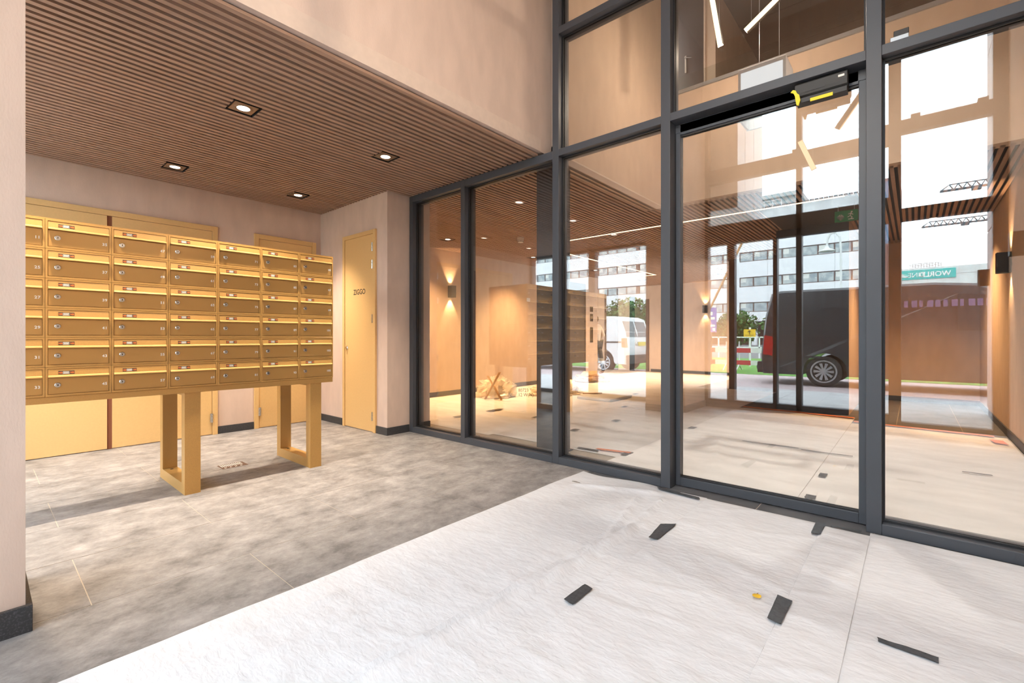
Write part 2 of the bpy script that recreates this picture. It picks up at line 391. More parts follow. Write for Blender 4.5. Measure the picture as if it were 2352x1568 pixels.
def downlight(x, y, watts, color, label, group, angle=82):
    t = empty('downlight', (x, y, ZC), label, 'light', group)
    mb = MB(); s = .078; n = 24; zz = ZC + .006
    # square plate with a round hole
    ring = []; sq = []
    for k in range(n):
        a = 2 * math.pi * k / n; ca, sa = math.cos(a), math.sin(a); ring.append((x + .042 * ca, y + .042 * sa, zz)); q = s / max(abs(ca), abs(sa)); sq.append((x + q * ca, y + q * sa, zz))
    mb.poly(ring + sq, [(k, k + n, (k + 1) % n + n, (k + 1) % n) for k in range(n)])
    for a in ((x - s, x + s, y - s, y - s + .003), (x - s, x + s, y + s - .003, y + s), (x - s, x - s + .003, y - s, y + s), (x + s - .003, x + s, y - s, y + s)): mb.box(*a, zz, zz + .012)
    mb.build('plate', 'bronze', t)
    MB().lathe((x, y, zz - .002), 'z', [(0, .047), (.002, .062), (.004, .062), (.03, .036), (.03, .034)], 28).v
    r = MB(); prof = [(.004, .062), (-.003, .060), (-.004, .048), (.002, .040)]; pts = []
    for tt, rr in prof:
        for k in range(28): a = 2 * math.pi * k / 28; pts.append((x + rr * math.cos(a), y + rr * math.sin(a), zz + tt))
    r.poly(pts, [(j * 28 + k, j * 28 + (k + 1) % 28, (j + 1) * 28 + (k + 1) % 28, (j + 1) * 28 + k) for j in range(3) for k in range(28)])
    r.build('trim_ring', 'bronze', t, smooth=True)
    r = MB(); r.poly([(x + .041 * math.cos(2 * math.pi * k / 28), y + .041 * math.sin(2 * math.pi * k / 28), zz - .001) for k in range(28)], [tuple(range(27, -1, -1))]); r.build('lens', 'lamp_disc', t)
    b = MB(); s2 = .091
    for a in ((x - s2, x + s2, y - s2, y - s2 + .002), (x - s2, x + s2, y + s2 - .002, y + s2), (x - s2, x - s2 + .002, y - s2, y + s2), (x + s2 - .002, x + s2, y - s2, y + s2)): b.box(*a, ZC + .002, ZC + .049)
    b.build('housing', 'black', t)
    spot('lamp', (x, y, ZC - .004), (0, 0, -1), watts, color, angle, 1.0, .03, t)
    return t
for x, y in VL:
    downlight(x, y, WSPOT, WARM, 'square bronze downlight in the slats %s the mailboxes, %s' % ('in front of' if x > -4 else 'behind', {.07: 'nearest the street window', 1.245: 'middle of its row', 2.42: 'nearest the glass partition'}[y]), 'downlights over the mailboxes')
LN = ['square downlight in lobby slats closest to the lit wall lamp', 'square downlight in lobby slats above the wrapped bundles', 'square downlight in lobby slats in front of the lift door', 'square downlight in lobby slats by the short LED line', 'square downlight in lobby slats before the far wall lamp', 'square downlight in lobby slats above the bare dark tiles']
for (x, y), n_ in zip(LL, LN): downlight(x, y, LSPOT, WARM2, n_, 'downlights in the lobby', 112)

# ------------------------------------------------------------------ mailbox bank
XM = -3.80; ZB = .75; RH = .1727; CW = .2935; Y0 = 2.021 - 7 * CW
bank = empty('mailbox_bank', (-4.15, 1.0, 0), 'gold bank of numbered mailboxes standing on two loop legs', 'mailboxes')
box('base_rail', XM - .69, XM - .006, Y0, 2.021, ZB - .039, ZB, 'gold', bank, .002)
box('top_plate', XM - .69, XM - .004, Y0, 2.021, ZB + 6 * RH, ZB + 6 * RH + .006, 'gold', bank)
box('rear_cabinet', XM - .69, XM - .345, Y0 + .001, 2.020, ZB, ZB + 6 * RH, 'gold_dark', bank)
for ya in (.945, 1.83):
    mb = MB(); x0, x1, yb = -4.475, -3.82, ya + .095; t = .075
    ring = [[(x0, 0), (x1, 0), (x1, ZB - .039), (x0, ZB - .039)], [(x0 + t, t), (x1 - t, t), (x1 - t, ZB - .06), (x0 + t, ZB - .06)]]
    mb.box(x0, x1, ya, yb, 0, t); mb.box(x0, x0 + t, ya, yb, t, ZB - .039); mb.box(x1 - t, x1, ya, yb, t, ZB - .039); mb.box(x0 + t, x1 - t, ya, yb, ZB - .06, ZB - .039)
    lg = mb.build('leg_frame', 'gold', bank, 0)
    for xx in (x0 + t + .05, x1 - t - .04): MB().lathe((xx, ya + .047, t - .001), 'z', [(0, .011), (.002, .011)], 12).build('bolt_hole', 'black', lg)
# shared meshes of one box, at local origin (y from 0, z from 0, x from 0 backwards)
w, h = CW, RH
mb = MB().box(-.344, -.012, .0008, w - .0008, .0008, h - .0008)
f = .0105
for a in ((.0008, f, .0008, h - .0008), (w - f, w - .0008, .0008, h - .0008)): mb.box(-.012, 0, *a)
mb.box(-.012, 0, f, w - f, .0008, .0125); mb.box(-.012, 0, f, w - f, h - .010, h - .0008)
me_body = mb.mesh('mailbox', 'gold')
zt, zl = h - .012, h - .058
mb = MB().prism([(0, 0)] * 0 or [(-.012, zt), (-.002, zt), (.0022, zl + .009), (.009, zl + .003), (.009, zl - .002), (-.006, zl + .002), (-.012, zl + .006)], 'y', f + .0015, w - f - .0015)
me_flap = mb.mesh('flap', 'gold')
mb = MB().prism([(.0024, zl + .0096), (.0118, zl + .0045), (.0128, zl - .001), (.0105, zl - .003), (.0092, zl - .002), (.0092, zl + .003)], 'y', f + .0015, w - f - .0015)
me_lip = mb.mesh('flap_lip', 'gold_lip')
me_door = MB().box(-.012, -.004, f + .002, w - f - .002, .0155, zl - .006).mesh('door', 'gold_dark')
ly, lz = .18 * w, .067
mb = MB().lathe((-.004, ly, lz), 'x', [(0, .0145), (.004, .0145), (.0065, .012), (.0065, .0098), (.010, .0085), (.010, .0005)], 18)
mb.box(.0062, .0105, ly - .0016, ly + .0016, lz - .0045, lz + .0045, 1)
me_lock = mb.mesh('lock', ['steel', 'black'])
# sticker on the sloping flap
sl = .0042 / (zt - zl - .009); xf = lambda z: -.002 + (zt - z) * sl
mb = MB(); s0, s1, za, zb = .185 * w, .425 * w, zt - .031, zt - .012
mb.poly([(xf(za) + .0006, s0, za), (xf(za) + .0006, s1, za), (xf(zb) + .0006, s1, zb), (xf(zb) + .0006, s0, zb), (xf(za) - .001, s0, za), (xf(za) - .001, s1, za), (xf(zb) - .001, s1, zb), (xf(zb) - .001, s0, zb)],
        [(0, 1, 2, 3), (7, 6, 5, 4), (0, 4, 5, 1), (1, 5, 6, 2), (2, 6, 7, 3), (3, 7, 4, 0)], 0)
for k, (ya, yb) in enumerate(((.3, .66), (.26, .7), (.32, .64), (.27, .69))):
    z1 = zb - .0035 - k * .0037; z2 = z1 - .002
    a, b_ = s0 + (s1 - s0) * ya, s0 + (s1 - s0) * yb
    mb.poly([(xf(z2) + .0009, a, z2), (xf(z2) + .0009, b_, z2), (xf(z1) + .0009, b_, z1), (xf(z1) + .0009, a, z1)], [(0, 1, 2, 3)], 1)
for off in (.02, .73):
    tm = text_mesh('NEE', .0135, 'orange_print', lambda x, y, z: (xf(za + .0045 + y) + .0009 + z * .1, s0 + (s1 - s0) * off + x * .72, za + .0045 + y), bold=.0006, extrude=.0001)
    mb.poly([v.co for v in tm.vertices], [tuple(p.vertices) for p in tm.polygons], 2)
me_stick = mb.mesh('sticker', ['black_print', 'white_print', 'orange_print'])
numbers = [[11, 25, 27, 29, 31, 33]] + [[35 + c * 12 + r * 2 for r in range(6)] for c in range(6)]
for c in range(7):
    for r_ in range(6):
        y = Y0 + c * CW; z = ZB + (5 - r_) * RH
        u = link('mailbox', me_body); u.location = (XM, y, z); u.parent = bank; u.matrix_parent_inverse = Matrix.Translation(-Vector(bank.location))
        num = numbers[c][r_]; u['label'] = 'gold mailbox numbered %d' % num
        def sub(name, me):
            o = link(name, me); o.parent = u; return o
        sub('flap', me_flap); sub('flap_lip', me_lip); sub('door', me_door); sub('lock', me_lock)
        if c > 0 or True: sub('sticker', me_stick)
        sub('number', text_mesh(str(num), .0225, 'white_print', lambda x, y_, z_: (-.0036 + z_, w * .935 + x, .052 + y_), align='RIGHT', bold=.0007, extrude=.0003, spacing=1.12))

# ------------------------------------------------------------------ glass partition (window_1) and its door (door_1)
win = empty('window_1', (-2.0, YP, 0)); struct(win, 'dark-framed glass partition between entrance hall and lobby', 'partition')
FD = .16
def fr(name, *a): return box(name, *a, 'dark_frame', win, .0025)
MUL = {'m0': (-4.425, -4.365), 'm1': (-3.555, -3.495), 'm2': (-2.385, -2.320), 'm3': (-1.405, -1.335), 'm4': (-.205, -.135)}
for k, (a, b) in MUL.items():
    fr('mullion', a, b, YP, YP + FD, 0, ZT if k in ('m2', 'm3', 'm4') else ZC)
fr('mullion', XR - .05, XR, YP, YP + FD, 0, ZT)
def rail(a, b, z0, z1, y0=YP, y1=YP + FD): fr('transom', a, b, y0, y1, z0, z1)
bays = [(-4.365, -3.555), (-3.495, -2.385), (-2.32, -1.405), (-.135, XR - .05)]
for i, (a, b) in enumerate(bays):
    rail(a, b, 0, .06)
    if i < 2: rail(a, b, 2.648, ZC)
    else:
        rail(a, b, 2.663, 2.72); rail(a, b, 3.715, 3.775); rail(a, b, ZT - .06, ZT)
rail(-1.335, -.205, 2.663, 2.72); rail(-1.335, -.205, 3.715, 3.775); rail(-1.335, -.205, ZT - .06, ZT)
rail(-1.335, -.205, 2.60, 2.663, YP + .10, YP + FD)
def pane(a, b, z0, z1, y=YG):
    box('glass_pane', a - .004, b + .004, y - .006, y + .006, z0 - .004, z1 + .004, 'partition_glass', win)
    g = MB()
    for s_ in (-1, 1):
        ys = y + s_ * .012
        g.box(a, b, ys - .005, ys + .005, z0, z0 + .012); g.box(a, b, ys - .005, ys + .005, z1 - .012, z1)
        g.box(a, a + .012, ys - .005, ys + .005, z0 + .012, z1 - .012); g.box(b - .012, b, ys - .005, ys + .005, z0 + .012, z1 - .012)
    g.build('glazing_bead', 'gasket', win)
for i, (a, b) in enumerate(bays):
    if i < 2: pane(a, b, .06, 2.648)
    else: pane(a, b, .06, 2.663); pane(a, b, 2.72, 3.715); pane(a, b, 3.775, ZT - .06)
    box('sill_strip', a, b, YP + FD, YP + FD + .12, 0, .03, 'sill', win)
pane(-1.335, -.205, 2.72, 3.715); pane(-1.335, -.205, 3.775, ZT - .06)
dr = empty('door_1', (-.77, YD, 0)); struct(dr, 'dark-framed glass door with operator box in the partition', 'door')
def df(name, *a): return box(name, *a, 'dark_frame', dr, .0025)
df('stile', -1.333, -1.30, YD - .03, YD + .03, .006, 2.60); df('stile', -.245, -.207, YD - .03, YD + .03, .006, 2.60)
df('bottom_rail', -1.30, -.245, YD - .03, YD + .03, .006, .066); df('top_rail', -1.30, -.245, YD - .03, YD + .03, 2.585, 2.66)
box('glass_pane', -1.303, -.242, YD - .006, YD + .006, .062, 2.59, 'partition_glass', dr)
g = MB()
for s_ in (-1, 1):
    ys = YD + s_ * .014; g.box(-1.30, -.245, ys - .006, ys + .006, .066, .076); g.box(-1.30, -.245, ys - .006, ys + .006, 2.575, 2.585)
g.build('glazing_bead', 'gasket', dr)
# operator box with rounded nose
mb = MB().prism([(3.37, 2.655), (3.315, 2.655), (3.302, 2.645), (3.300, 2.595), (3.306, 2.575), (3.325, 2.562), (3.37, 2.562)], 'x', -.556, -.29)
op = mb.build('door_operator', 'lamp_black', dr, .003)
box('operator_label', -.335, -.305, 3.2985, 3.302, 2.618, 2.630, 'white_print', op)
box('operator_rail', -.55, -.295, 3.312, 3.385, 2.535, 2.562, 'gasket', op)
box('switch_plate', -.50, -.40, 3.299, 3.303, 2.588, 2.596, 'gasket', op)
t = MB(); t.box(-.475, -.362, 3.306, 3.311, 2.526, 2.545); tag(t.build('yellow_tape_strip', 'yellow_tape'), 'flat strip of yellow tape under the door operator', 'tape')
t = MB(); pts = [(-.575, 2.605), (-.563, 2.617), (-.548, 2.609), (-.541, 2.59), (-.530, 2.578), (-.524, 2.545), (-.532, 2.514), (-.544, 2.519), (-.549, 2.549), (-.552, 2.576), (-.560, 2.597), (-.570, 2.603)]
t.prism(pts, 'y', 3.288, 3.299); tag(t.build('knotted_ribbon', 'yellow_tape'), 'yellow knotted ribbon tied at the door operator end', 'ribbon')
# small camera on the transom
t = empty('sensor_camera', (-.05, 3.34, 2.72), 'small grey sensor box with cable standing on the transom', 'sensor')
box('body', -.10, -.02, 3.31, 3.36, 2.72, 2.752, 'grey_metal', t, .003); box('hood', -.085, -.02, 3.315, 3.36, 2.752, 2.785, 'lamp_black', t, .003)
mb = MB(); q = [(-.10, 3.335, 2.738), (-.118, 3.335, 2.736), (-.13, 3.335, 2.724), (-.136, 3.335, 2.721)]
for a, b in zip(q, q[1:]): mb.bar(a, b, .006, n=6)
mb.build('cable', 'gasket', t)

# ------------------------------------------------------------------ street facade (window_2), recess window (window_3)
f2 = empty('window_2', (-.8, YF, 0)); struct(f2, 'dark-framed glazed street facade with entrance doors of the tall hall', 'facade')
def ff(name, *a, m='dark_frame'): return box(name, *a, m, f2, .003)
y0, y1 = YF - .06, YF + .06
for a, b in ((XL, XL + .05), (-.24, -.12), (XR - .12, XR)): ff('mullion', a, b, y0, y1, 0, ZFT)
ff('mullion', -2.18, -2.07, y0, y1, 0, 2.55); ff('mullion', -1.26, -1.19, y0, y1, 0, ZFT); ff('door_stile', -1.55, -1.495, y0, y1, .0, 2.55)
ff('transom', XL + .05, -.24, y0, y1, 2.53, 2.84); ff('transom', -.12, XR - .12, y0, y1, 2.53, 2.68)
ff('transom', XL + .05, -.24, y0, y1, 3.5, 3.71); ff('transom', -.12, XR - .12, y0, y1, 3.61, 3.77)
ff('sill_rail', XL + .05, -.24, y0, y1, 0, .13); ff('sill_rail', -.12, XR - .12, y0, y1, 0, .05); ff('head_rail', XL + .05, XR - .12, y0, y1, ZFT - .06, ZFT)
for xa in (-.33, -.03, .55, -1.31):
    ff('bracket', xa, xa + .09, y0 + .03, y1 - .01, 3.71 if xa < -.2 else 3.77, 3.76 if xa < -.2 else 3.82)
for a, b in ((XL + .05, -2.18), (-2.07, -1.55), (-1.495, -1.26), (-1.19, -.24)):
    box('glass_pane', a, b, YF - .006, YF + .006, .13, 2.53, 'facade_glass', f2)
box('glass_pane', -.12, XR - .12, YF - .006, YF + .006, .05, 2.53, 'facade_glass', f2)
for a, b in ((XL + .05, -1.26), (-1.19, -.24), (-.12, XR - .12)):
    zt_ = 2.84 if b < -.2 else 2.68; zm = (3.5, 3.71) if b < -.2 else (3.61, 3.77)
    box('glass_pane', a, b, YF - .006, YF + .006, zt_, zm[0], 'facade_glass', f2); box('glass_pane', a, b, YF - .006, YF + .006, zm[1], ZFT - .06, 'facade_glass', f2)
f3 = empty('window_3', (-4.5, YF, 0)); struct(f3, 'dark-framed street window at the end of the mailbox recess', 'window')
for a, b in ((XB, XB + .06), (-5.34, -5.28), (-4.58, -4.44), (-3.11, -3.05)): box('mullion', a, b, y0, y1, 0, ZC, 'dark_frame', f3)
for a, b in ((XB + .06, -5.34), (-5.28, -4.58), (-4.44, -3.11)):
    box('sill_rail', a, b, y0, y1, 0, .07, 'dark_frame', f3); box('head_rail', a, b, y0, y1, ZC - .05, ZC, 'dark_frame', f3)
    box('glass_pane', a, b, YF - .006, YF + .006, .07, ZC - .05, 'facade_glass', f3)
struct(box('wall_facade', XB - .6, -3.05, YF - .1, YF + .06, ZC, ZT, 'wallpaper'), 'facade wall above the recess window', 'wall')

struct(box('wall_facade_top', XL, XR, YF - .1, YF + .06, ZFT, ZT, 'wallpaper'), 'beige wall strip above the street glazing', 'wall')
# ------------------------------------------------------------------ lobby behind the glass
wl = MB(); wl.box(XLL - .3, XLL, 3.6, 11.27, 0, 2.9)
struct(wl.build('wall_lobby_left', 'lobby_wall'), 'warm lit beige lobby wall with up-down wall lamp', 'wall')
struct(box('wall_lobby_far', -9.2, -1.59, 14.0, 14.2, 0, 2.9, 'lobby_wall'), 'warm orange-lit far wall of the lobby', 'wall')
struct(box('wall_lobby_niche', -9.2, -9.1, 11.2, 14.0, 0, 2.9, 'lobby_wall'), 'side wall of the deep niche at the lobby end', 'wall')
struct(box('wall_lobby_core', -1.59, -.69, 8.02, 10.4, 0, 2.9, 'lobby_wall'), 'beige block of the lift core at the back of the lobby', 'wall')
struct(box('trim_4', -1.59, -.69, 8.0, 8.02, 0, ZC, 'mezz_dark'), 'dark cladding on the front of the lift core', 'cladding')
struct(box('trim_5', -1.5, -.50, 6.56, 8.0, ZC - .006, ZC - .0005, 'mezz_dark'), 'dark ceiling panel in front of the lift core', 'panel')
struct(box('wall_lobby_brown', -2.95, -.92, 10.4, 10.6, 0, 2.9, 'brown_clad'), 'dark brown clad wall beside the lift core', 'wall')
struct(box('wall_lobby_back', -.92, XR, 10.4, 10.6, 0, 2.9, 'lobby_wall'), 'beige rear lobby wall beyond the bare tiles', 'wall')
struct(box('wall_void_left', -2.6, -2.36, YP + FD, 5.65, 2.72, 5.6, 'lobby_wall'), 'tall beige wall on the side of the lobby void', 'wall')
struct(MB().box(-2.36, XR, 5.6, 5.75, 2.72, 4.07).build('wall_balcony', 'lobby_wall'), 'beige balcony front across the lobby void', 'wall')
struct(box('trim_2', -2.36, XR, 5.575, 5.60, 4.045, 4.085, 'grey_metal'), 'grey metal cap rail along the balcony front', 'trim')
struct(box('trim_3', -2.44, -2.355, YP + FD + .02, 5.6, 2.705, 2.72, 'plaster'), 'pale plaster edge under the tall side wall of the void', 'trim')
struct(box('floor_balcony', -3.2, XR, 5.75, 9.0, 3.45, 3.6, 'mezz_dark'), 'dark upper floor slab behind the balcony front', 'floor')
struct(box('ceiling_balcony', -2.6, XR + .1, 3.45, 9.2, 5.45, 5.55, 'mezz_dark'), 'dark panelled ceiling high over the lobby void', 'ceiling')
cb = [o for o in col.objects if o.name == 'ceiling_balcony'][0]
for y in (5.2, 6.1, 7.0, 7.9): box('joint', -2.3, XR, y, y + .02, 5.446, 5.452, 'mezz_joint', cb)
struct(box('wall_upper_back', -2.0, XR, 8.9, 9.0, 3.6, 5.45, 'mezz_dark'), 'dark rear wall of the upper floor', 'wall')
struct(box('wall_upper_side', -1.98, -1.86, 6.0, 8.9, 3.6, 5.45, 'lobby_wall'), 'beige side wall on the upper floor behind balustrade', 'wall')
ud = empty('door_5', (-2.15, 6.0, 3.6)); struct(ud, 'dark upper-floor door with steel lever handle', 'door')
box('leaf', -2.36, -2.0, 6.0, 6.05, 3.6, 5.45, 'dark_door', ud); box('frame_strip', -2.0, -1.98, 5.99, 6.05, 3.6, 5.45, 'lobby_wall', ud)
mb = MB().box(-2.235, -2.215, 5.985, 6.0, 4.5, 4.72); mb.bar((-2.225, 5.965, 4.69), (-2.14, 5.965, 4.66), .014, n=8); mb.bar((-2.225, 6.0, 4.69), (-2.225, 5.96, 4.69), .014, n=8)
mb.build('lever_handle', 'steel', ud)
tag(box('glass_balustrade', -2.33, XR - .01, 5.64, 5.655, 4.07, 4.28, 'clear_glass'), 'low glass balustrade on top of the balcony front', 'balustrade')
base('baseboard_lobby_left', XLL, XLL + .014, 3.6, 8.95, 'dark plinth along the lit lobby wall')
base('baseboard_lobby_far', -6.3, -1.6, 13.986, 14.0, 'dark plinth along the far lobby wall')
base('baseboard_lobby_back', -.92, XR, 10.386, 10.4, 'dark plinth under the rear lobby wall')
base('baseboard_wall_end', -4.44, -4.426, 3.46, 3.6, 'dark plinth piece just behind the partition end')
cl = empty('steel_column', (-2.66, 3.7, 0), 'dark steel column standing just behind the glass partition', 'column')
mb = MB(); mb.box(-2.80, -2.52, 3.60, 3.77, .012, ZC + .04); mb.build('shaft', 'dark_frame', cl, .003)
mb = MB(); mb.box(-2.82, -2.50, 3.58, 3.79, 0, .012); mb.build('base_plate', 'dark_frame', cl)
# lift door in the left wall, call panels on the wall end
ed = empty('door_6', (XLL, 9.8, 0)); struct(ed, 'dark metal lift door in the lobby side wall', 'door')
box('frame', XLL - .0, XLL + .03, 8.95, 10.62, 0, 2.5, 'elevator', ed)
for a, b in ((9.03, 9.78), (9.79, 10.54)): box('leaf', XLL + .03, XLL + .036, a, b, .01, 2.3, 'dark_door', ed)
cp = empty('call_panel', (XLL, 10.95, 1.0), 'dark lift call panel on the wall end', 'panel')
for z0, z1 in ((.95, 1.36), (1.52, 1.72), (1.78, 1.92)): box('plate', XLL, XLL + .012, 10.88, 11.02, z0, z1, 'elevator', cp)
fd = empty('door_7', (-6.7, 14, 0)); struct(fd, 'brown door with black frame strip in the far lobby wall', 'door')
box('frame', -7.02, -6.85, 13.97, 14.0, 0, 2.4, 'black', fd); box('leaf', -6.85, -6.36, 13.98, 14.0, .01, 2.3, 'brown_clad', fd)

struct(box('trim_6', -7.95, -7.45, 13.98, 14.0, 0, 2.7, 'brown_clad'), 'dark brown panel at the far end of the lobby', 'panel')
def wall_lamp(x, y, z, nx, ny, label, group='up-down wall lamps', watts=45, lit=True, s=.11, hh=.22, color=WARM2):
    t = empty('wall_lamp', (x, y, z), label, 'lamp', group)
    cx, cy = x + nx * (s / 2 + .004), y + ny * (s / 2 + .004)
    mb = MB(); a = s / 2; k = .006
    for q in ((cx - a, cx + a, cy - a, cy - a + k), (cx - a, cx + a, cy + a - k, cy + a), (cx - a, cx - a + k, cy - a + k, cy + a - k), (cx + a - k, cx + a, cy - a + k, cy + a - k)): mb.box(*q, z - hh / 2, z + hh / 2)
    mb.build('housing', 'lamp_black', t)
    box('mount', x + nx * .002 - abs(ny) * .04 - (.002 if nx else 0), x + nx * .002 + abs(ny) * .04 + (.002 if nx else 0), y + ny * .002 - abs(nx) * .04 - (.002 if ny else 0), y + ny * .002 + abs(nx) * .04 + (.002 if ny else 0), z - .04, z + .04, 'lamp_black', t)
    for sg in (1, -1):
        zz = z + sg * (hh / 2 - .03)
        box('lens', cx - a + k, cx + a - k, cy - a + k, cy + a - k, zz - .002, zz + .002, 'wall_lamp_glow' if lit else 'white_plastic', t)
        if lit: spot('lamp', (cx, cy, z + sg * (hh / 2 - .022)), (-nx * .12, -ny * .12, sg), watts, color, 66, .5, .02, t)
    return t
wall_lamp(XLL, 5.86, 1.95, 1, 0, 'dark up-down wall lamp glowing on the lobby wall behind left pane')
wall_lamp(-4.62, 14.0, 1.91, 0, -1, 'dark up-down wall lamp glowing on the far lobby wall')
wall_lamp(XR, 7.28, 1.90, -1, 0, 'dark up-down wall lamp on the right lobby wall')
wall_lamp(XR, .35, 1.97, -1, 0, 'up-down wall lamp on the right wall near the street door', watts=6)
# recessed LED lines
def led(name, x0, x1, y0, y1, label):
    t = empty('led_line', ((x0 + x1) / 2, (y0 + y1) / 2, ZC), label, 'light', 'LED lines in the lobby ceiling')
    box('profile', x0 - .008, x1 + .008, y0 - .008, y1 + .008, ZC - .008, ZC - .0005, 'bronze', t); box('diffuser', x0, x1, y0, y1, ZC - .012, ZC - .008, 'led', t)
led('a', -4.55, -.6, 6.485, 6.515, 'long LED line in slat ceiling running past the exit sign')
led('b', -5.1, -5.065, 7.0, 11.58, 'LED line in slat ceiling running towards the far wall')
led('c', -6.6, -5.11, 11.545, 11.58, 'short LED line in slat ceiling at the far lobby corner')
# smoke detector
t = empty('smoke_detector', (-4.84, 5.8, ZC), 'white round smoke detector on the lobby slat ceiling', 'detector')
MB().lathe((-4.84, 5.8, ZC), 'z', [(0, .055), (-.03, .055), (-.035, .05)][::-1], 24).build('mounting_ring', 'white_plastic', t)
MB().lathe((-4.84, 5.8, ZC - .035), 'z', [(-.055, .02), (-.05, .044), (-.02, .05), (0, .05)], 24).build('head', 'white_plastic', t)
mb = MB()
for k in range(8):
    a = 2 * math.pi * k / 8; mb.bar((-4.84 + .0505 * math.cos(a) - .008 * math.sin(a), 5.8 + .0505 * math.sin(a) + .008 * math.cos(a), ZC - .075), (-4.84 + .0505 * math.cos(a) + .008 * math.sin(a), 5.8 + .0505 * math.sin(a) - .008 * math.cos(a), ZC - .075), .006)
mb.build('vent_slots', 'black', t)
# exit sign
t = empty('exit_sign', (-.62, 6.9, ZC), 'green exit sign with white arrow hanging from lobby ceiling', 'sign')
box('panel', -.735, -.505, 6.89, 6.91, 2.50, 2.63, 'green', t)
for x in (-.70, -.54): box('rod', x - .004, x + .004, 6.896, 6.904, 2.63, ZC, 'grey_metal', t)
mb = MB().prism([(-.675, 2.575), (-.71, 2.545), (-.71, 2.56), (-.68, 2.588), (-.68, 2.515), (-.67, 2.515), (-.67, 2.588), (-.64, 2.56), (-.64, 2.545)], 'y', 6.887, 6.8895)
mb.build('arrow', 'white_print', t)
mb = MB().box(-.60, -.545, 6.887, 6.8895, 2.515, 2.525); mb.lathe((-.565, 6.8895, 2.605), 'y', [(-.0025, .009), (0, .009)], 12)
for p, q in (((-.57, 2.595), (-.58, 2.56)), ((-.58, 2.56), (-.56, 2.54)), ((-.56, 2.54), (-.575, 2.52)), ((-.58, 2.56), (-.605, 2.545)), ((-.572, 2.585), (-.55, 2.57)), ((-.572, 2.588), (-.60, 2.58))): mb.bar((p[0], 6.888, p[1]), (q[0], 6.888, q[1]), .008)
mb.build('running_figure', 'white_print', t)
# pendant LED bars
PEND = 22
def pendant(p, q, label, top=ZT, group='tilted pendant LED bars', side=-1, watts=20):
    p, q = Vector(p), Vector(q); t = empty('pendant_bar', p, label, 'light', group)
    MB().bar(p, q, .026, .05).build('profile', 'lamp_black', t)
    d = (q - p).normalized(); u = d.cross(Vector((0, 0, 1))).normalized(); nrm = u.cross(d); nrm = -nrm if nrm.z > 0 else nrm
    if side: MB().bar(p + Vector((0, side * .0155, 0)), q + Vector((0, side * .0155, 0)), .005, .044).build('diffuser', 'led_bar', t)
    else: MB().bar(p + nrm * .0275, q + nrm * .0275, .02, .005).build('diffuser', 'led_bar', t)
    l = bpy.data.lights.new('lamp', 'POINT'); l.energy = watts; l.color = (1, .82, .64); l.shadow_soft_size = .012
    lo = bpy.data.objects.new('lamp', l); col.objects.link(lo); lo.location = (p if p.z < q.z else q) - d * (.03 if p.z < q.z else -.03); adopt(lo, t)
    mb = MB()
    for c in (p.lerp(q, .1), p.lerp(q, .9)): mb.bar(c, (c.x, c.y, top), .002)
    mb.build('wires', 'grey_metal', t)
pendant((-1.38, 4.6, 3.847), (-1.49, 4.6, 4.56), 'steep glowing pendant bar in the lobby void', 5.45, watts=28)
pendant((-1.16, 4.6, 3.888), (-.70, 4.6, 4.19), 'slanting glowing pendant bar in the lobby void', 5.45, watts=28)
pendant((-.576, 1.26, 3.157), (-.27, 1.26, 3.60), 'slanting pendant bar in the entrance hall near the door', side=0, watts=38)
pendant((-.767, 1.26, 2.80), (-.888, 1.26, 3.116), 'short steep pendant bar in the entrance hall', side=1, watts=38)
for (x, y), n_ in zip(((-.9, 4.5), (.1, 4.6)), ('added round fill spot in the dark high ceiling above the hanging box', 'added round fill spot in the dark high ceiling beside the right wall')):  # fill lights added out of view to brighten the lobby floor
    t = empty('unseen_fill_spot', (x, y, 5.45), n_, 'light', 'added fill spots in the high ceiling')
    MB().lathe((x, y, 5.444), 'z', [(-.006, .05), (0, .06), (.005, .06)], 20).build('ring', 'lamp_black', t)
    MB().lathe((x, y, 5.4365), 'z', [(0, .04), (.001, .04)], 20).build('lens', 'lamp_disc', t)
    spot('lamp', (x, y, 5.43), (0, 0, -1), 480, (1, .92, .82), 62, .6, .03, t)
# white hanging box; its emissive front stands in for reflected sky, no lamp
t = empty('hanging_box', (-1.0, 4.65, 3.1), 'white rectangular box hanging on thin wires in the lobby void', 'light')
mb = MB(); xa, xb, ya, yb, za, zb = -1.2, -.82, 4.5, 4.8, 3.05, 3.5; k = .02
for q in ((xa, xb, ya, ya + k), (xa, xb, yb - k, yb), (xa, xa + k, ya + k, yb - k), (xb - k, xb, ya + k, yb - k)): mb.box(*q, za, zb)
mb.build('case', 'white_board', t, .004); box('sky_glow_face', xa + .025, xb - .025, ya - .004, ya, za + .02, zb - .04, 'mirrored_sky_glow', t)
mb = MB()
for x in (-1.06, -.9): mb.bar((x, 4.65, zb - .01), (x, 4.65, 5.45), .004)
mb.bar((xa, 4.65, zb - .01), (xb, 4.65, zb - .01), .01)
mb.build('wires', 'grey_metal', t)
# wall switch
tag(box('wall_switch', XLL, XLL + .012, 8.15, 8.27, 1.90, 1.98, 'white_plastic'), 'small white plate high on the lobby wall', 'switch')

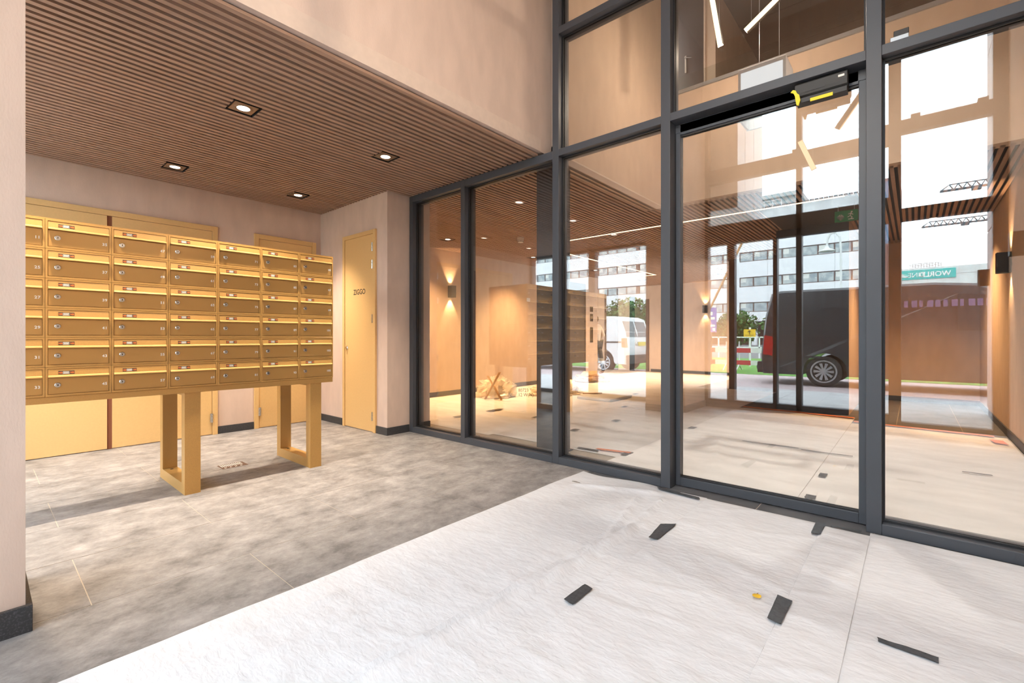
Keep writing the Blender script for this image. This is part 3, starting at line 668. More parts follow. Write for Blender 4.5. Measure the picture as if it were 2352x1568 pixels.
# ------------------------------------------------------------------ fleece sheets on the floor
def sheet(name, x0, x1, y0, y1, z, label, m='fleece', amp=.006, seed=0, folds=(), dx=.02, edge=.0, warp=None):
    nx = max(8, int((x1 - x0) / dx)); ny = max(8, int((y1 - y0) / dx)); vs = []
    for j in range(ny + 1):
        for i in range(nx + 1):
            u, v = i / nx, j / ny
            x = x0 + u * (x1 - x0); y = y0 + v * (y1 - y0)
            if i == 0: x += (.012 if abs(x0 + 2.05) < .001 and seed < 2 else .0005) * noise.noise((seed, y * 2.3, 0))
            if i == nx: x += .0005 * noise.noise((seed + 9, y * 2.3, 0))
            if warp: x, y = warp(x, y, u, v)
            a = noise.noise((x * 1.8 + seed, y * 7, seed)); b = noise.noise((x * 9 + seed, y * 16, 3.1)); c = 1 - abs(noise.noise((x * 3 + seed, y * 5, 7.7))) * 4
            h = amp * (.5 + .5 * a) + amp * .5 * abs(b) + amp * max(0, c) * .8
            for (fx, fy, gx, gy, wd, ht) in folds:
                ex, ey = gx - fx, gy - fy; L = math.hypot(ex, ey); tt = ((x - fx) * ex + (y - fy) * ey) / (L * L)
                if -.1 < tt < 1.1:
                    dd = abs((x - fx) * ey - (y - fy) * ex) / L + .012 * noise.noise((tt * 6, seed, 2)); fall = max(0, min(1, (tt + .1) * 6, (1.1 - tt) * 6))
                    h += ht * fall * math.exp(-(dd / wd) ** 2)
            e = min(u * (x1 - x0), (1 - u) * (x1 - x0), v * (y1 - y0), (1 - v) * (y1 - y0)); h *= min(1, .25 + e / .05)
            vs.append((x, y, z + max(.0005, h)))
    fs = [(j * (nx + 1) + i, j * (nx + 1) + i + 1, (j + 1) * (nx + 1) + i + 1, (j + 1) * (nx + 1) + i) for j in range(ny) for i in range(nx)]
    o = MB().poly(vs, fs).build(name, m, smooth=True); return tag(o, label, 'floor cover', 'white fleece sheets on the floor')
def wA(x, y, u, v):
    if v > .93 and u < .8: y -= .0 + .03 * math.sin(u * 9)
    return x, y
sheet('fleece_sheet', -2.05, -1.063, -.70, 3.255, .001, 'white fleece sheet with long folds along the grey tiles', amp=.004, seed=1.3,
      folds=((-1.335, .6, -1.215, 2.5, .014, .026), (-1.37, .8, -1.275, 2.2, .010, .018), (-1.30, .75, -1.175, 2.6, .009, .016), (-1.25, 2.2, -1.42, 2.95, .012, .018), (-1.22, 2.3, -1.28, 3.05, .010, .014), (-1.83, .35, -1.86, 1.0, .010, .012), (-1.72, .5, -1.6, 1.25, .008, .008), (-1.9, 2.9, -1.35, 3.12, .03, .018)), warp=wA)
sheet('fleece_sheet', -1.0615, -.4005, -.70, 3.235, .004, 'crumpled white fleece strip in front of the glass door', amp=.006, seed=5.1)
sheet('fleece_sheet', -.399, -.1815, -.70, 3.205, .008, 'narrow overlapping fleece strip with fine creases between wider sheets', amp=.007, seed=8.7)
sheet('fleece_sheet', -.1835, XR - .02, -.70, 3.265, .005, 'white fleece sheet beside the right wall', amp=.0045, seed=12.4)
sheet('fleece_sheet', -6.55, -3.6, 3.75, 13.6, .001, 'dusty fleece sheet along the lit lobby wall', 'fleece_dusty', .005, 21, dx=.06)
sheet('fleece_sheet', -3.598, -2.052, 3.82, 10.38, .003, 'dusty fleece sheet in the middle of the lobby', 'fleece_dusty', .005, 25, dx=.05)
sheet('fleece_sheet', -2.05, -.6, 3.62, 7.75, .005, 'dusty fleece sheet just inside the glass door', 'fleece_dusty', .006, 28, dx=.03, folds=((-1.2, 3.9, -1.6, 5.2, .05, .02),))
sheet('fleece_sheet', -.598, XR - .03, 3.6, 7.28, .003, 'dusty fleece sheet along the right lobby wall', 'fleece_dusty', .005, 31, dx=.03)

def tape(pts, label, z=.017, m='duct_tape', group='tape strips on the fleece', name='tape_strip', nx=10):
    (a, b, c, d) = [Vector((p[0], p[1], 0)) for p in pts]; vs = []; ny = 3
    for i in range(nx + 1):
        u = i / nx
        for j in range(ny + 1):
            v = j / ny; p = a.lerp(b, u).lerp(d.lerp(c, u), v)
            j1 = .006 * noise.noise((p.x * 30, p.y * 30, 4)) if i in (0, nx) else 0
            vs.append((p.x + j1, p.y + j1, z + .002 * noise.noise((p.x * 25, p.y * 25, 1))))
    n = len(vs); vs += [(x, y, q - .0012) for x, y, q in vs]; w_ = ny + 1
    fs = [(i * w_ + j, i * w_ + j + 1, (i + 1) * w_ + j + 1, (i + 1) * w_ + j) for i in range(nx) for j in range(ny)]
    fs += [tuple(n + k for k in f[::-1]) for f in fs]
    o = MB().poly(vs, fs).build(name, m); return tag(o, label, 'tape', group)
tape([(-1.085, 2.383), (-1.111, 2.597), (-1.041, 2.66), (-1.037, 2.39)], 'grey tape strip over the fleece seam nearer the glass door')
tape([(-1.095, 1.591), (-1.092, 1.744), (-1.046, 1.737), (-1.045, 1.581)], 'grey tape strip over the fleece seam away from the door')
tape([(-.427, 1.992), (-.432, 2.199), (-.376, 2.189), (-.379, 1.981)], 'wrinkled wide grey tape patch beside the yellow leaf', .02)
tape([(-.101, 2.129), (.063, 2.132), (.063, 2.093), (-.097, 2.101)], 'long lone grey tape strip lying on the right fleece sheet')
tape([(-.43, 3.009), (-.433, 3.22), (-.386, 3.225), (-.388, 3.03)], 'grey tape strip at the fleece end by the door sill', .02)
tape([(-1.40, 3.225), (-1.10, 3.20), (-1.08, 3.16), (-1.37, 3.185)], 'dark tape strip stuck along the fleece edge by the mullion foot', .016)
tape([(-.36, 3.22), (-.22, 3.24), (-.22, 3.215), (-.36, 3.195)], 'short tape strip along the door sill beside the right mullion', .018)
ins = [(-.54, 4.35, .05, .13), (-.53, 3.70, .06, .10), (-1.1, 5.235, .5, .03), (-.62, 5.2, .4, .03), (.38, 5.2, .17, .035), (-2.02, 3.96, .06, .16), (-2.38, 3.87, .22, .05), (-4.7, 5.03, .09, .3), (-2.99, 4.57, .07, .13), (-2.92, 5.43, .07, .14), (-2.0, 5.6, .07, .14), (-3.87, 4.95, .05, .12), (-4.0, 8.2, .06, .16), (-3.0, 7.2, .06, .16), (-4.7, 4.3, .05, .16), (-3.4, 6.6, .06, .15)]
for x, y, w_, l_ in ins:
    tape([(x - w_ / 2, y - l_ / 2), (x + w_ / 2, y - l_ / 2 + .01), (x + w_ / 2, y + l_ / 2), (x - w_ / 2, y + l_ / 2 - .01)], ('long thin dark tape strip lying across the lobby fleece' if w_ > .15 else 'short dark tape strip on the lobby fleece near the steel column' if -3.1 < x < -1.9 and y < 6 else 'short dark tape strip on the lobby fleece just inside the glass door' if x > -1 else 'dark tape strip on the lobby fleece towards the wrapped bundles'), .018, group='tape strips on the lobby fleece', nx=4)
tape([(-.58, 7.38), (.66, 7.27), (.66, 7.19), (-.58, 7.30)], 'orange tape line along the lobby fleece edge', .0215, 'orange_tape', None, 'orange_tape_line', 24)
tape([(-2.0, 7.83), (-.6, 7.70), (-.6, 7.61), (-2.0, 7.74)], 'pale orange tape line on the fleece edge inside the door', .0215, 'orange_tape', None, 'orange_tape_line', 24)
tape([(.60, 7.0), (.70, 6.98), (.72, 6.75), (.62, 6.8)], 'crumpled orange tape end by the right lobby wall', .0215, 'orange_tape', None, 'orange_tape_line', 8)
tape([(-2.32, 3.95), (-2.0, 4.02), (-2.0, 3.97), (-2.32, 3.90)], 'orange tape piece behind the glass by the steel column', .0215, 'orange_tape', None, 'orange_tape_line', 8)
# leaf, label, green tape roll
lf = []
for k in range(12):
    a = 2 * math.pi * k / 12; rr = .017 * (1 + .18 * math.sin(3 * a + 1)); lf.append((-.498 + rr * math.cos(a), 2.133 + rr * 1.05 * math.sin(a)))
o = empty('yellow_leaf', (-.498, 2.133, .012), 'single yellow leaf lying on the white fleece', 'leaf')
mb = MB(); mb.poly([(x, y, .020 + .003 * math.sin(k)) for k, (x, y) in enumerate(lf)] + [(-.498, 2.133, .026)], [(k, (k + 1) % 12, 12) for k in range(12)]); mb.build('blade', 'leaf', o, smooth=True)
MB().bar((-.498, 2.133, .025), (-.494, 2.146, .026), .002).build('stem', 'wood', o)
o = empty('floor_label', (-4.41, 1.44, 0), 'brown printed label with pale bars lying under the mailboxes', 'label')
box('paper', -4.485, -4.335, 1.34, 1.535, 0, .001, 'brown_label', o)
mb = MB()
for k in range(11): mb.box(-4.475, -4.40, 1.355 + k * .015, 1.361 + k * .015, .001, .0013)
for k in range(4): mb.box(-4.37, -4.355, 1.36 + k * .04, 1.375 + k * .04, .001, .0013)
mb.build('print', 'white_print', o)
mb = MB().lathe((.62, 3.75, .012), 'z', [(0, .055), (.025, .055), (.025, .045), (0, .045), (0, .055)], 28)
tag(mb.build('tape_roll', 'green_tape'), 'green tape roll lying inside the glass by the right pane', 'tape roll')
# ------------------------------------------------------------------ construction material in the lobby
def blob(c, s, seed, m, name, parent=None, n=28, rough=.28, flat=True):
    vs = []; fs = []; rows = 12
    for j in range(rows + 1):
        th = math.pi / 2 * j / rows
        for k in range(n):
            a = 2 * math.pi * k / n; d = Vector((math.cos(a) * math.cos(th), math.sin(a) * math.cos(th), math.sin(th)))
            r = 1 + rough * noise.noise(d * 2.1 + Vector((seed, 0, 0))) + rough * .6 * noise.noise(d * 5.5 + Vector((0, seed, 0)))
            vs.append((c[0] + s[0] * d.x * r, c[1] + s[1] * d.y * r, c[2] + s[2] * d.z * r))
    fs = [(j * n + k, j * n + (k + 1) % n, (j + 1) * n + (k + 1) % n, (j + 1) * n + k) for j in range(rows) for k in range(n)]
    fs.append(tuple(range(n - 1, -1, -1)))
    return MB().poly(vs, fs).build(name, m, parent)
t = empty('wrapped_bundle', (-5.75, 6.4, .01), 'bulging insulation bundle in clear plastic film on the lobby floor', 'bundle')
blob((-5.8, 6.25, .016), (.32, .34, .30), 1, 'insulation', 'filling', t); blob((-5.8, 6.25, .014), (.35, .37, .33), 2, 'film', 'film_wrap', t, rough=.35)
t = empty('wrapped_bundle', (-5.3, 6.9, .01), 'long low bundle in clear plastic film with marker writing', 'bundle')
blob((-5.22, 7.3, .016), (.40, .58, .2), 5, 'insulation', 'filling', t); blob((-5.22, 7.3, .014), (.43, .62, .225), 6, 'film', 'film_wrap', t, rough=.33)
for s_, zz in (('80723', .13), ('12 W(N)', .05)):
    link('marker_writing', text_mesh(s_, .085, 'black_print', lambda x, y, z: (-5.27 + x * .60, 6.25 + x * .62 - z, zz + y + .0), bold=.0), t)
tag(MB().bar((-5.33, 5.88, .02), (-5.62, 5.84, .42), .05, .012).build('wooden_lath', 'wood'), 'thin dark wooden lath leaning in front of the wrapped bundle', 'lath')
tag(MB().bar((-5.64, 5.80, .02), (-5.30, 5.80, .50), .05, .012).build('wooden_lath', 'wood'), 'pale wooden lath crossing the dark one before the bundle', 'lath')
t = empty('cardboard_heap', (-6.15, 9.9, .01), 'heap of crumpled brown cardboard on the lobby floor', 'cardboard')
blob((-6.05, 9.95, .012), (.42, .45, .17), 9, 'cardboard', 'heap', t, n=14, rough=.5)
MB().poly([(-6.3, 9.6, .02), (-5.8, 9.75, .03), (-5.95, 10.1, .26), (-6.25, 9.95, .24)], [(0, 1, 2, 3)]).build('flap', 'cardboard', t)
tag(box('plaster_board', -4.5, -3.85, 6.95, 7.75, .012, .05, 'white_board', None, .003), 'flat white board lying on the lobby fleece', 'board')
tag(MB().bar((-4.6, 7.3, .06), (-4.35, 7.55, .065), .05, .012).build('wooden_lath', 'wood'), 'short lath lying on the edge of the white board', 'lath')
tag(MB().bar((-6.2, 5.93, .03), (-6.3, 6.05, .12), .05, .02).build('green_scrap', 'green'), 'small green scrap beside the wrapped bundle', 'scrap')

# ------------------------------------------------------------------ person behind the lobby wall end
def skin(name, pts, edges, radii, m, parent, root=0, sub=2):
    me = bpy.data.meshes.new(name); me.from_pydata(pts, edges, []); o = bpy.data.objects.new(name, me); col.objects.link(o)
    md = o.modifiers.new('skin', 'SKIN'); sk = me.skin_vertices[0].data
    for i, r_ in enumerate(radii):
        rr = r_ if isinstance(r_, tuple) else (r_, r_); sk[i].radius = rr; sk[i].use_root = (i == root)
    md.use_smooth_shade = True
    s2 = o.modifiers.new('sub', 'SUBSURF'); s2.levels = sub; s2.render_levels = sub
    me.materials.append(M[m])
    if parent: adopt(o, parent)
    return o
px, py = -6.93, 11.72
P = empty('person', (px, py, 0), 'person in dark jeans and pale top half hidden behind lobby wall end', 'person')
zf = .012
J = dict(pel=(px, py, .93), wai=(px - .01, py, 1.08), che=(px - .02, py, 1.30), nek=(px - .02, py, 1.47), hed=(px - .04, py, 1.58), top=(px - .04, py, 1.70),
         shL=(px - .02, py - .18, 1.40), elL=(px - .02, py - .25, 1.14), wrL=(px - .16, py - .22, .96), shR=(px - .02, py + .18, 1.40), elR=(px + .10, py + .23, 1.14), wrR=(px - .05, py + .2, .97),
         hpL=(px, py - .09, .90), knL=(px + .02, py - .10, .50), anL=(px, py - .11, .10), hpR=(px, py + .09, .90), knR=(px + .07, py + .13, .50), anR=(px + .14, py + .16, .10), toL=(px - .16, py - .12, .045), toR=(px - .02, py + .18, .045))
def chain(name, seq, rad, m, edges=None): return skin(name, [J[k] for k in seq], edges or [(i, i + 1) for i in range(len(seq) - 1)], rad, m, P)
seq = ['pel', 'wai', 'che', 'nek', 'hed', 'top', 'shL', 'elL', 'wrL', 'shR', 'elR', 'wrR', 'hpL', 'knL', 'anL', 'hpR', 'knR', 'anR', 'toL', 'toR']
ix = {k: i for i, k in enumerate(seq)}
E_ = [('pel', 'wai'), ('wai', 'che'), ('che', 'nek'), ('nek', 'hed'), ('hed', 'top'), ('che', 'shL'), ('shL', 'elL'), ('elL', 'wrL'), ('che', 'shR'), ('shR', 'elR'), ('elR', 'wrR'), ('pel', 'hpL'), ('hpL', 'knL'), ('knL', 'anL'), ('pel', 'hpR'), ('hpR', 'knR'), ('knR', 'anR'), ('anL', 'toL'), ('anR', 'toR')]
rd = dict(pel=.115, wai=.11, che=.13, nek=.052, hed=.09, top=.075, shL=.06, elL=.042, wrL=.03, shR=.06, elR=.042, wrR=.03, hpL=.08, knL=.053, anL=.037, hpR=.08, knR=.053, anR=.037, toL=.03, toR=.03)
chain('body', seq, [rd[k] for k in seq], 'skin', [(ix[a], ix[b]) for a, b in E_])
chain('sweater', ['pel', 'wai', 'che', 'nek', 'shL', 'elL', 'wrL', 'shR', 'elR', 'wrR'], [.13, .135, .155, .065, .08, .062, .045, .08, .062, .045], 'shirt', [(0, 1), (1, 2), (2, 3), (2, 4), (4, 5), (5, 6), (2, 7), (7, 8), (8, 9)])
chain('jeans', ['pel', 'hpL', 'knL', 'anL', 'hpR', 'knR', 'anR'], [.14, .10, .075, .055, .10, .075, .055], 'jeans', [(0, 1), (1, 2), (2, 3), (0, 4), (4, 5), (5, 6)])
for s_ in 'LR':
    chain('shoe', ['an' + s_, 'to' + s_], [.05, .042], 'shoe')
    k = Vector(J['kn' + s_]); MB().lathe((k.x - .0, k.y, k.z - .09), 'z', [(-.07, .06), (-.05, .082), (.05, .085), (.08, .066)], 14).build('knee_pad', 'knee', P, smooth=True)
hm = MB().lathe((px - .045, py, 1.60), 'z', [(-.06, .085), (0, .105), (.07, .098), (.12, .05), (.13, .01)], 18); hm.build('hair', 'hair', P, smooth=True)
for s_, sg in (('L', -1), ('R', 1)):
    w0 = Vector(J['wr' + s_])
    pts = [tuple(w0), tuple(w0 + Vector((-.03, 0, -.07)))]; ed = [(0, 1)]; rr = [.028, .034]
    for q in range(4):
        b0 = w0 + Vector((-.035, (q - 1.5) * .02, -.10)); pts += [tuple(b0), tuple(b0 + Vector((-.012, 0, -.04))), tuple(b0 + Vector((-.03, 0, -.06)))]
        n0 = len(pts) - 3; ed += [(1, n0), (n0, n0 + 1), (n0 + 1, n0 + 2)]; rr += [.010, .009, .008]
    b0 = w0 + Vector((-.055, -sg * .03, -.05)); pts += [tuple(b0), tuple(b0 + Vector((-.02, -sg * .01, -.035)))]; ed += [(1, len(pts) - 2), (len(pts) - 2, len(pts) - 1)]; rr += [.011, .009]
    skin('hand', pts, ed, rr, 'skin', P, 0, 1)

# ------------------------------------------------------------------ outside: ground
struct(box('ground_paving', -60, 60, -4.3, YF - .06, -.12, -.004, 'paving'), 'grey paving slabs in front of the entrance', 'pavement')
struct(box('ground_brick', -60, 60, -8.1, -4.3, -.12, -.006, 'brick_paving'), 'pinkish brick parking strip under the vans', 'pavement')
struct(box('ground_lawn', -60, 60, -19, -8.1, -.12, .0, 'grass'), 'green lawn strip across the street', 'lawn')
struct(box('ground_road', -200, 200, -300, -19, -.14, -.01, 'asphalt'), 'grey road and yard beyond the lawn', 'road')
pg = [o for o in col.objects if o.name == 'ground_paving'][0]
me_slab = MB().box(0, .592, 0, .592, -.004, .001).mesh('slab', 'paving')
for i in range(-12, 5):
    for j in range(5):
        o = link('slab', me_slab, pg); o.location = (i * .6 + .004, -.87 - (j + 1) * .6, -.002)
# projecting wings of the own building
w1 = struct(MB().box(-7.0, -2.08, -2.45, YF - .1, 3.11, 7.5).build('wall_canopy', 'panel_white'), 'white panelled upper volume overhanging the entrance', 'wall')
for y in (-1.33, -1.87): box('panel_joint', -2.082, -2.077, y - .006, y + .006, 3.11, 7.5, 'gasket', w1)
for y0_, y1_ in ((-2.45, -1.88), (-1.86, -1.34), (-1.32, -.9)): box('cladding_panel', -2.079, -2.07, y0_, y1_, 3.12, 7.5, 'panel_white', w1)
w2 = struct(MB().box(XR, XR + .5, -2.6, YF - .06, 0, 7.5).build('wall_wing', 'panel_mauve'), 'mauve-grey panelled wing wall beside the street entrance', 'wall')
for za, zb in ((.12, 2.55), (2.57, 5.0), (5.02, 7.5)):
    for y0_, y1_ in ((-2.6, -1.75), (-1.73, -.88)): box('cladding_panel', XR - .01, XR, y0_, y1_, za, zb, 'panel_mauve', w2)
wall_lamp(XR - .01, -2.35, 1.91, -1, 0, 'up-down lamp on the wing wall outside the entrance', watts=6)

# ------------------------------------------------------------------ vans
def wheel(parent, x, y, r, m_rim='rim', n=10, side=1):
    t = MB().lathe((x, y, r - .004), 'y', [(-.11, r - .03), (-.10, r), (.09, r), (.11, r - .03), (.11, .19), (-.11, .19)], 32).build('wheel', ['tyre'], parent, smooth=False)
    mb = MB(); ys = y + side * .105
    for k in range(n):
        a = 2 * math.pi * k / n
        for da in (-.09, .09):
            mb.bar((x + .05 * math.cos(a + da), ys, r + .05 * math.sin(a + da)), (x + (r - .10) * math.cos(a + da * .9), ys - side * .01, r + (r - .10) * math.sin(a + da * .9)), .02, .024)
    mb.lathe((x, ys, r), 'y', [(-.02, .06), (.012 * side, .055)], 16)
    prof = [(-.02, r - .085), (.012, r - .085), (.012, r - .115), (-.02, r - .115)]
    rv = [(x + rr * math.cos(2 * math.pi * k / 32), ys + tt, r + rr * math.sin(2 * math.pi * k / 32)) for tt, rr in prof for k in range(32)]
    mb.poly(rv, [(j * 32 + k, j * 32 + (k + 1) % 32, ((j + 1) % 4) * 32 + (k + 1) % 32, ((j + 1) % 4) * 32 + k) for j in range(4) for k in range(32)])
    mb.lathe((x, ys - side * .03, r), 'y', [(-.002, r - .1), (.002, r - .1)], 24, 1)
    mb.build('rim', [m_rim, 'van_trim'], t)
    return t
def van_body(parent, name, prof, y0, y1, m, inset=.13, zwaist=1.05):
    # prof: side outline (x,z); shoulders taper inward above the waist
    n = len(prof); vs = []
    rows = [(y1 - .03, 0.0), (y1, .0), ((y0 + y1) / 2, 0), (y0, 0), (y0 + .03, 0)]
    def yy(z, s): # s=+1 near side
        k = max(0, (z - zwaist) / 1.2) ** 1.3 * inset; return (y1 - k) if s > 0 else (y0 + k)
    cx = sum(p[0] for p in prof) / n; cz = sum(p[1] for p in prof) / n
    near_in = [(cx + (p[0] - cx) * .985, yy(p[1], 1), cz + (p[1] - cz) * .965) for p in prof]
    near = [(p[0], yy(p[1], 1) - .05, p[1]) for p in prof]; far = [(p[0], yy(p[1], -1) + .05, p[1]) for p in prof]
    far_in = [(cx + (p[0] - cx) * .985, yy(p[1], -1), cz + (p[1] - cz) * .965) for p in prof]
    mb = MB(); L = [near_in, near, far, far_in]; vs = sum(L, [])
    fs = [tuple(range(n - 1, -1, -1))]
    for k in range(3): fs += [(k * n + i, k * n + (i + 1) % n, (k + 1) * n + (i + 1) % n, (k + 1) * n + i) for i in range(n)]
    fs.append(tuple(range(3 * n, 4 * n))); mb.poly(vs, fs)
    return mb.build(name, m, parent)
VY = -5.34
van = empty('black_van', (0, VY - 1, 0), 'black delivery van parked outside with red tail lamp', 'van')
r = .335; wx1, wx2 = -1.5, 1.55
def arch(cx, r_, z0, n=10): return [(cx + r_ * math.cos(a), .33 + r_ * math.sin(a)) for a in [math.pi * k / n for k in range(n, -1, -1)] if .33 + r_ * math.sin(a) >= z0 - .001]
prof = [(-2.74, .30), (-2.70, .24)] + [(wx1 - .42, .24)] + arch(wx1, .41, .24) + [(wx1 + .42, .24), (wx2 - .42, .24)] + arch(wx2, .41, .24) + [(wx2 + .42, .24), (2.45, .26), (2.52, .5), (2.48, .95), (1.95, 1.18), (1.25, 1.95), (.9, 2.10), (.3, 2.16), (-2.35, 2.17), (-2.55, 2.11), (-2.66, 1.6), (-2.74, .75)]
van_body(van, 'body', prof, VY - 1.95, VY, 'van_black')
mb = MB().box(-2.83, -2.70, VY - 1.9, VY - .03, .26, .52); mb.box(-2.86, -2.80, VY - 1.85, VY - .1, .33, .43); mb.build('rear_bumper', 'van_trim', van, .02)
tl = MB(); tl.prism([(-2.70, .69), (-2.50, .66), (-2.48, 1.10), (-2.67, 1.14)], 'y', VY - .03, VY + .006); tl.build('tail_lamp', 'tail_red', van, .004)
for x_ in (wx1, wx2): wheel(van, x_, VY - .12, r); wheel(van, x_, VY - 1.83, r, side=-1)
box('slide_rail', -2.45, -1.05, VY - .002, VY + .012, 1.06, 1.09, 'van_trim', van)
mb = MB(); mb.bar((-1.03, VY + .003, .45), (-1.03, VY + .003, 1.05), .014, .014); mb.bar((-1.03, VY + .003, 1.05), (-.97, VY - .09, 2.05), .014, .014); mb.bar((.35, VY + .003, .45), (.35, VY + .003, 1.05), .012, .012)
mb.build('door_seam', 'black', van)
mb = MB()
for x_, z_ in ((-2.3, .62), (-.2, .62), (.9, .62)): mb.box(x_, x_ + (.8 if x_ < 0 else .6), VY - .003, VY + .01, z_, z_ + .05)
mb.build('rub_strip', 'van_trim', van)
mb = MB()
for k in range(11):
    x_ = -.15 + k * .115; wd = (.06, .085, .05, .09, .075)[k % 5]
    yk = VY - ((1.76 - 1.05) / 1.2) ** 1.3 * .13
    mb.box(x_, x_ + wd, yk - .02, yk + .03, 1.68, 1.81)
mb.build('side_lettering', 'van_letter', van)
mb = MB().prism([(1.20, 1.22), (1.75, 1.22), (1.22, 1.85), (.62, 1.92), (.62, 1.22)], 'y', VY - .12, VY - .045); mb.build('side_window', 'van_glass', van)
mb = MB().box(1.55, 1.65, VY, VY + .2, 1.18, 1.42); mb.build('mirror', 'van_trim', van, .02)
mb = MB().lathe((-.55, VY + .012, 1.02), 'y', [(-.01, .03), (.01, .03)], 12); mb.build('door_handle', 'van_trim', van)
WY = -5.95
wv = empty('white_van', (-8.5, WY - 1, 0), 'white van with orange tail lamp parked seen from its rear corner', 'van')
wx1, wx2 = -7.25, -10.2
prof = [(-6.50, .36), (-6.52, .27), (wx1 + .44, .27)] + [(p[0], p[1]) for p in arch(wx1, .40, .27)][::-1] + [(wx1 - .44, .27), (wx2 + .44, .27)] + arch(wx2, .40, .27)[::-1] + [(wx2 - .44, .27), (-11.2, .30), (-11.3, .6), (-11.2, .95), (-10.6, 1.1), (-9.9, 1.58), (-9.6, 1.68), (-8.5, 1.74), (-6.95, 1.73), (-6.75, 1.66), (-6.60, 1.25), (-6.52, .9)]
van_body(wv, 'body', prof[::-1], WY - 1.9, WY, 'van_white', .12, .95)
mb = MB().box(-6.50, -6.40, WY - 1.86, WY - .04, .28, .55); mb.build('rear_bumper', 'van_trim', wv, .02)
MB().prism([(-6.63, .78), (-6.50, .78), (-6.53, 1.06), (-6.63, 1.06)], 'y', WY - .16, WY + .006).build('tail_lamp', 'tail_orange', wv, .004)
mb = MB()
for ya, yb in ((WY - .92, WY - .2), (WY - 1.7, WY - .98)): mb.poly([(-6.555, ya, 1.10), (-6.555, yb, 1.10), (-6.70, yb - .03, 1.58), (-6.70, ya + .03, 1.58), (-6.585, ya, 1.10), (-6.585, yb, 1.10), (-6.73, yb - .03, 1.58), (-6.73, ya + .03, 1.58)], [(0, 1, 2, 3), (7, 6, 5, 4), (0, 4, 5, 1), (1, 5, 6, 2), (2, 6, 7, 3), (3, 7, 4, 0)])
mb.build('rear_window', 'van_glass', wv)
box('number_plate', -6.50, -6.485, WY - 1.35, WY - .85, .82, .94, 'plate', wv)
MB().lathe((-6.52, WY - .75, .88), 'x', [(-.02, .055), (.015, .055), (.02, .04)], 18).build('badge', 'steel', wv)
for x_ in (wx1, wx2): wheel(wv, x_, WY - .12, .32); wheel(wv, x_, WY - 1.8, .32, side=-1)
box('rub_strip', -9.7, -6.65, WY - .003, WY + .01, .92, .96, 'van_trim', wv)

# ------------------------------------------------------------------ street furniture
def barrier(x0, x1, y, label):
    t = empty('road_barrier', ((x0 + x1) / 2, y, 0), label, 'barrier', 'red and white barriers on the lawn')
    for z0, z1 in ((.18, .33), (.58, .73)):
        b_ = box('board', x0, x1, y - .015, y + .015, z0, z1, 'barrier_white', t); n = int((x1 - x0) / .5)
        for k in range(0, n, 2): box('red_block', x0 + k * .5, x0 + k * .5 + .5, y + .015, y + .018, z0, z1, 'barrier_red', b_)
    for x in (x0 + .15, x1 - .15):
        mb = MB().bar((x, y - .02, .15), (x, y - .02, .95), .03); mb.bar((x, y - .02, .2), (x, y - .35, .0), .03); mb.bar((x, y - .02, .2), (x, y + .35, .0), .03); mb.build('post', 'pole', t)
barrier(-6.6, -4.6, -9.6, 'red and white road barrier on the lawn'); barrier(-4.5, -2.5, -9.6, 'red and white road barrier on the lawn'); barrier(-8.7, -6.7, -9.6, 'red and white road barrier on the lawn')
t = empty('white_railing', (-6, -19.5, 0), 'white railing behind the lawn', 'railing')
for k in range(12): MB().bar((-16 + k * 2, -19.5, -.01), (-16 + k * 2, -19.5, 1.1), .06).build('post', 'barrier_white', t)
for z in (1.08, .55): MB().bar((-16, -19.5, z), (6, -19.5, z), .06).build('rail', 'barrier_white', t)
t = empty('yellow_sign', (-4.6, -12, 0), 'yellow diversion sign on a white pole', 'sign')
MB().bar((-4.62, -12.05, 0), (-4.62, -12.05, 1.45), .07, n=8).build('pole', 'barrier_white', t); box('board', -4.82, -4.42, -12.01, -11.98, 1.10, 1.38, 'sign_yellow', t)
mb = MB().box(-4.76, -4.48, -11.982, -11.976, 1.15, 1.165); mb.bar((-4.62, -11.978, 1.2), (-4.62, -11.978, 1.33), .02); mb.bar((-4.62, -11.978, 1.33), (-4.56, -11.978, 1.28), .02); mb.bar((-4.62, -11.978, 1.33), (-4.68, -11.978, 1.28), .02); mb.build('print', 'black_print', t)
t = empty('blue_sign', (-6.1, -12.2, 0), 'blue information board with white panels on dark post', 'sign')
MB().bar((-6.1, -12.25, 0), (-6.1, -12.25, 1.3), .08).build('post', 'van_trim', t); box('board', -6.38, -5.86, -12.21, -12.17, 1.28, 2.25, 'sign_blue', t)
mb = MB()
for x, z, a, b in ((-6.3, 1.95, .3, .14), (-6.2, 1.78, .28, .1), (-6.33, 1.5, .42, .08), (-6.0, 1.33, .1, .12)): mb.box(x, x + a, -12.172, -12.166, z, z + b)
mb.build('print', 'white_print', t)
t = empty('leaning_pole', (-5.9, -11.4, 0), 'long slanting timber pole with dark sleeve standing by the barriers', 'pole')
MB().bar((-6.05, -9.0, .02), (-4.02, -9.0, 4.25), .07, n=8).build('shaft', 'wood', t); MB().bar((-5.75, -8.98, .65), (-5.35, -8.98, 1.48), .11, n=8).build('sleeve', 'van_trim', t)
t = empty('street_lamp', (-4.0, -26, 0), 'tall street lamp with curved arm and round white shade', 'street lamp')
mb = MB(); q = [(-3.2, -26, -.01), (-3.2, -26, 6.2), (-3.25, -26, 6.9), (-3.45, -26, 7.2), (-3.7, -26, 7.15), (-3.85, -26, 6.85), (-3.88, -26, 6.4)]
for a, b in zip(q, q[1:]): mb.bar(a, b, .11, n=8)
mb.build('post', 'pole', t); MB().lathe((-3.88, -26, 6.1), 'z', [(0, .12), (.03, .45), (.10, .38), (.22, .12), (.35, .08)], 20).build('shade', 'pole', t, smooth=True)
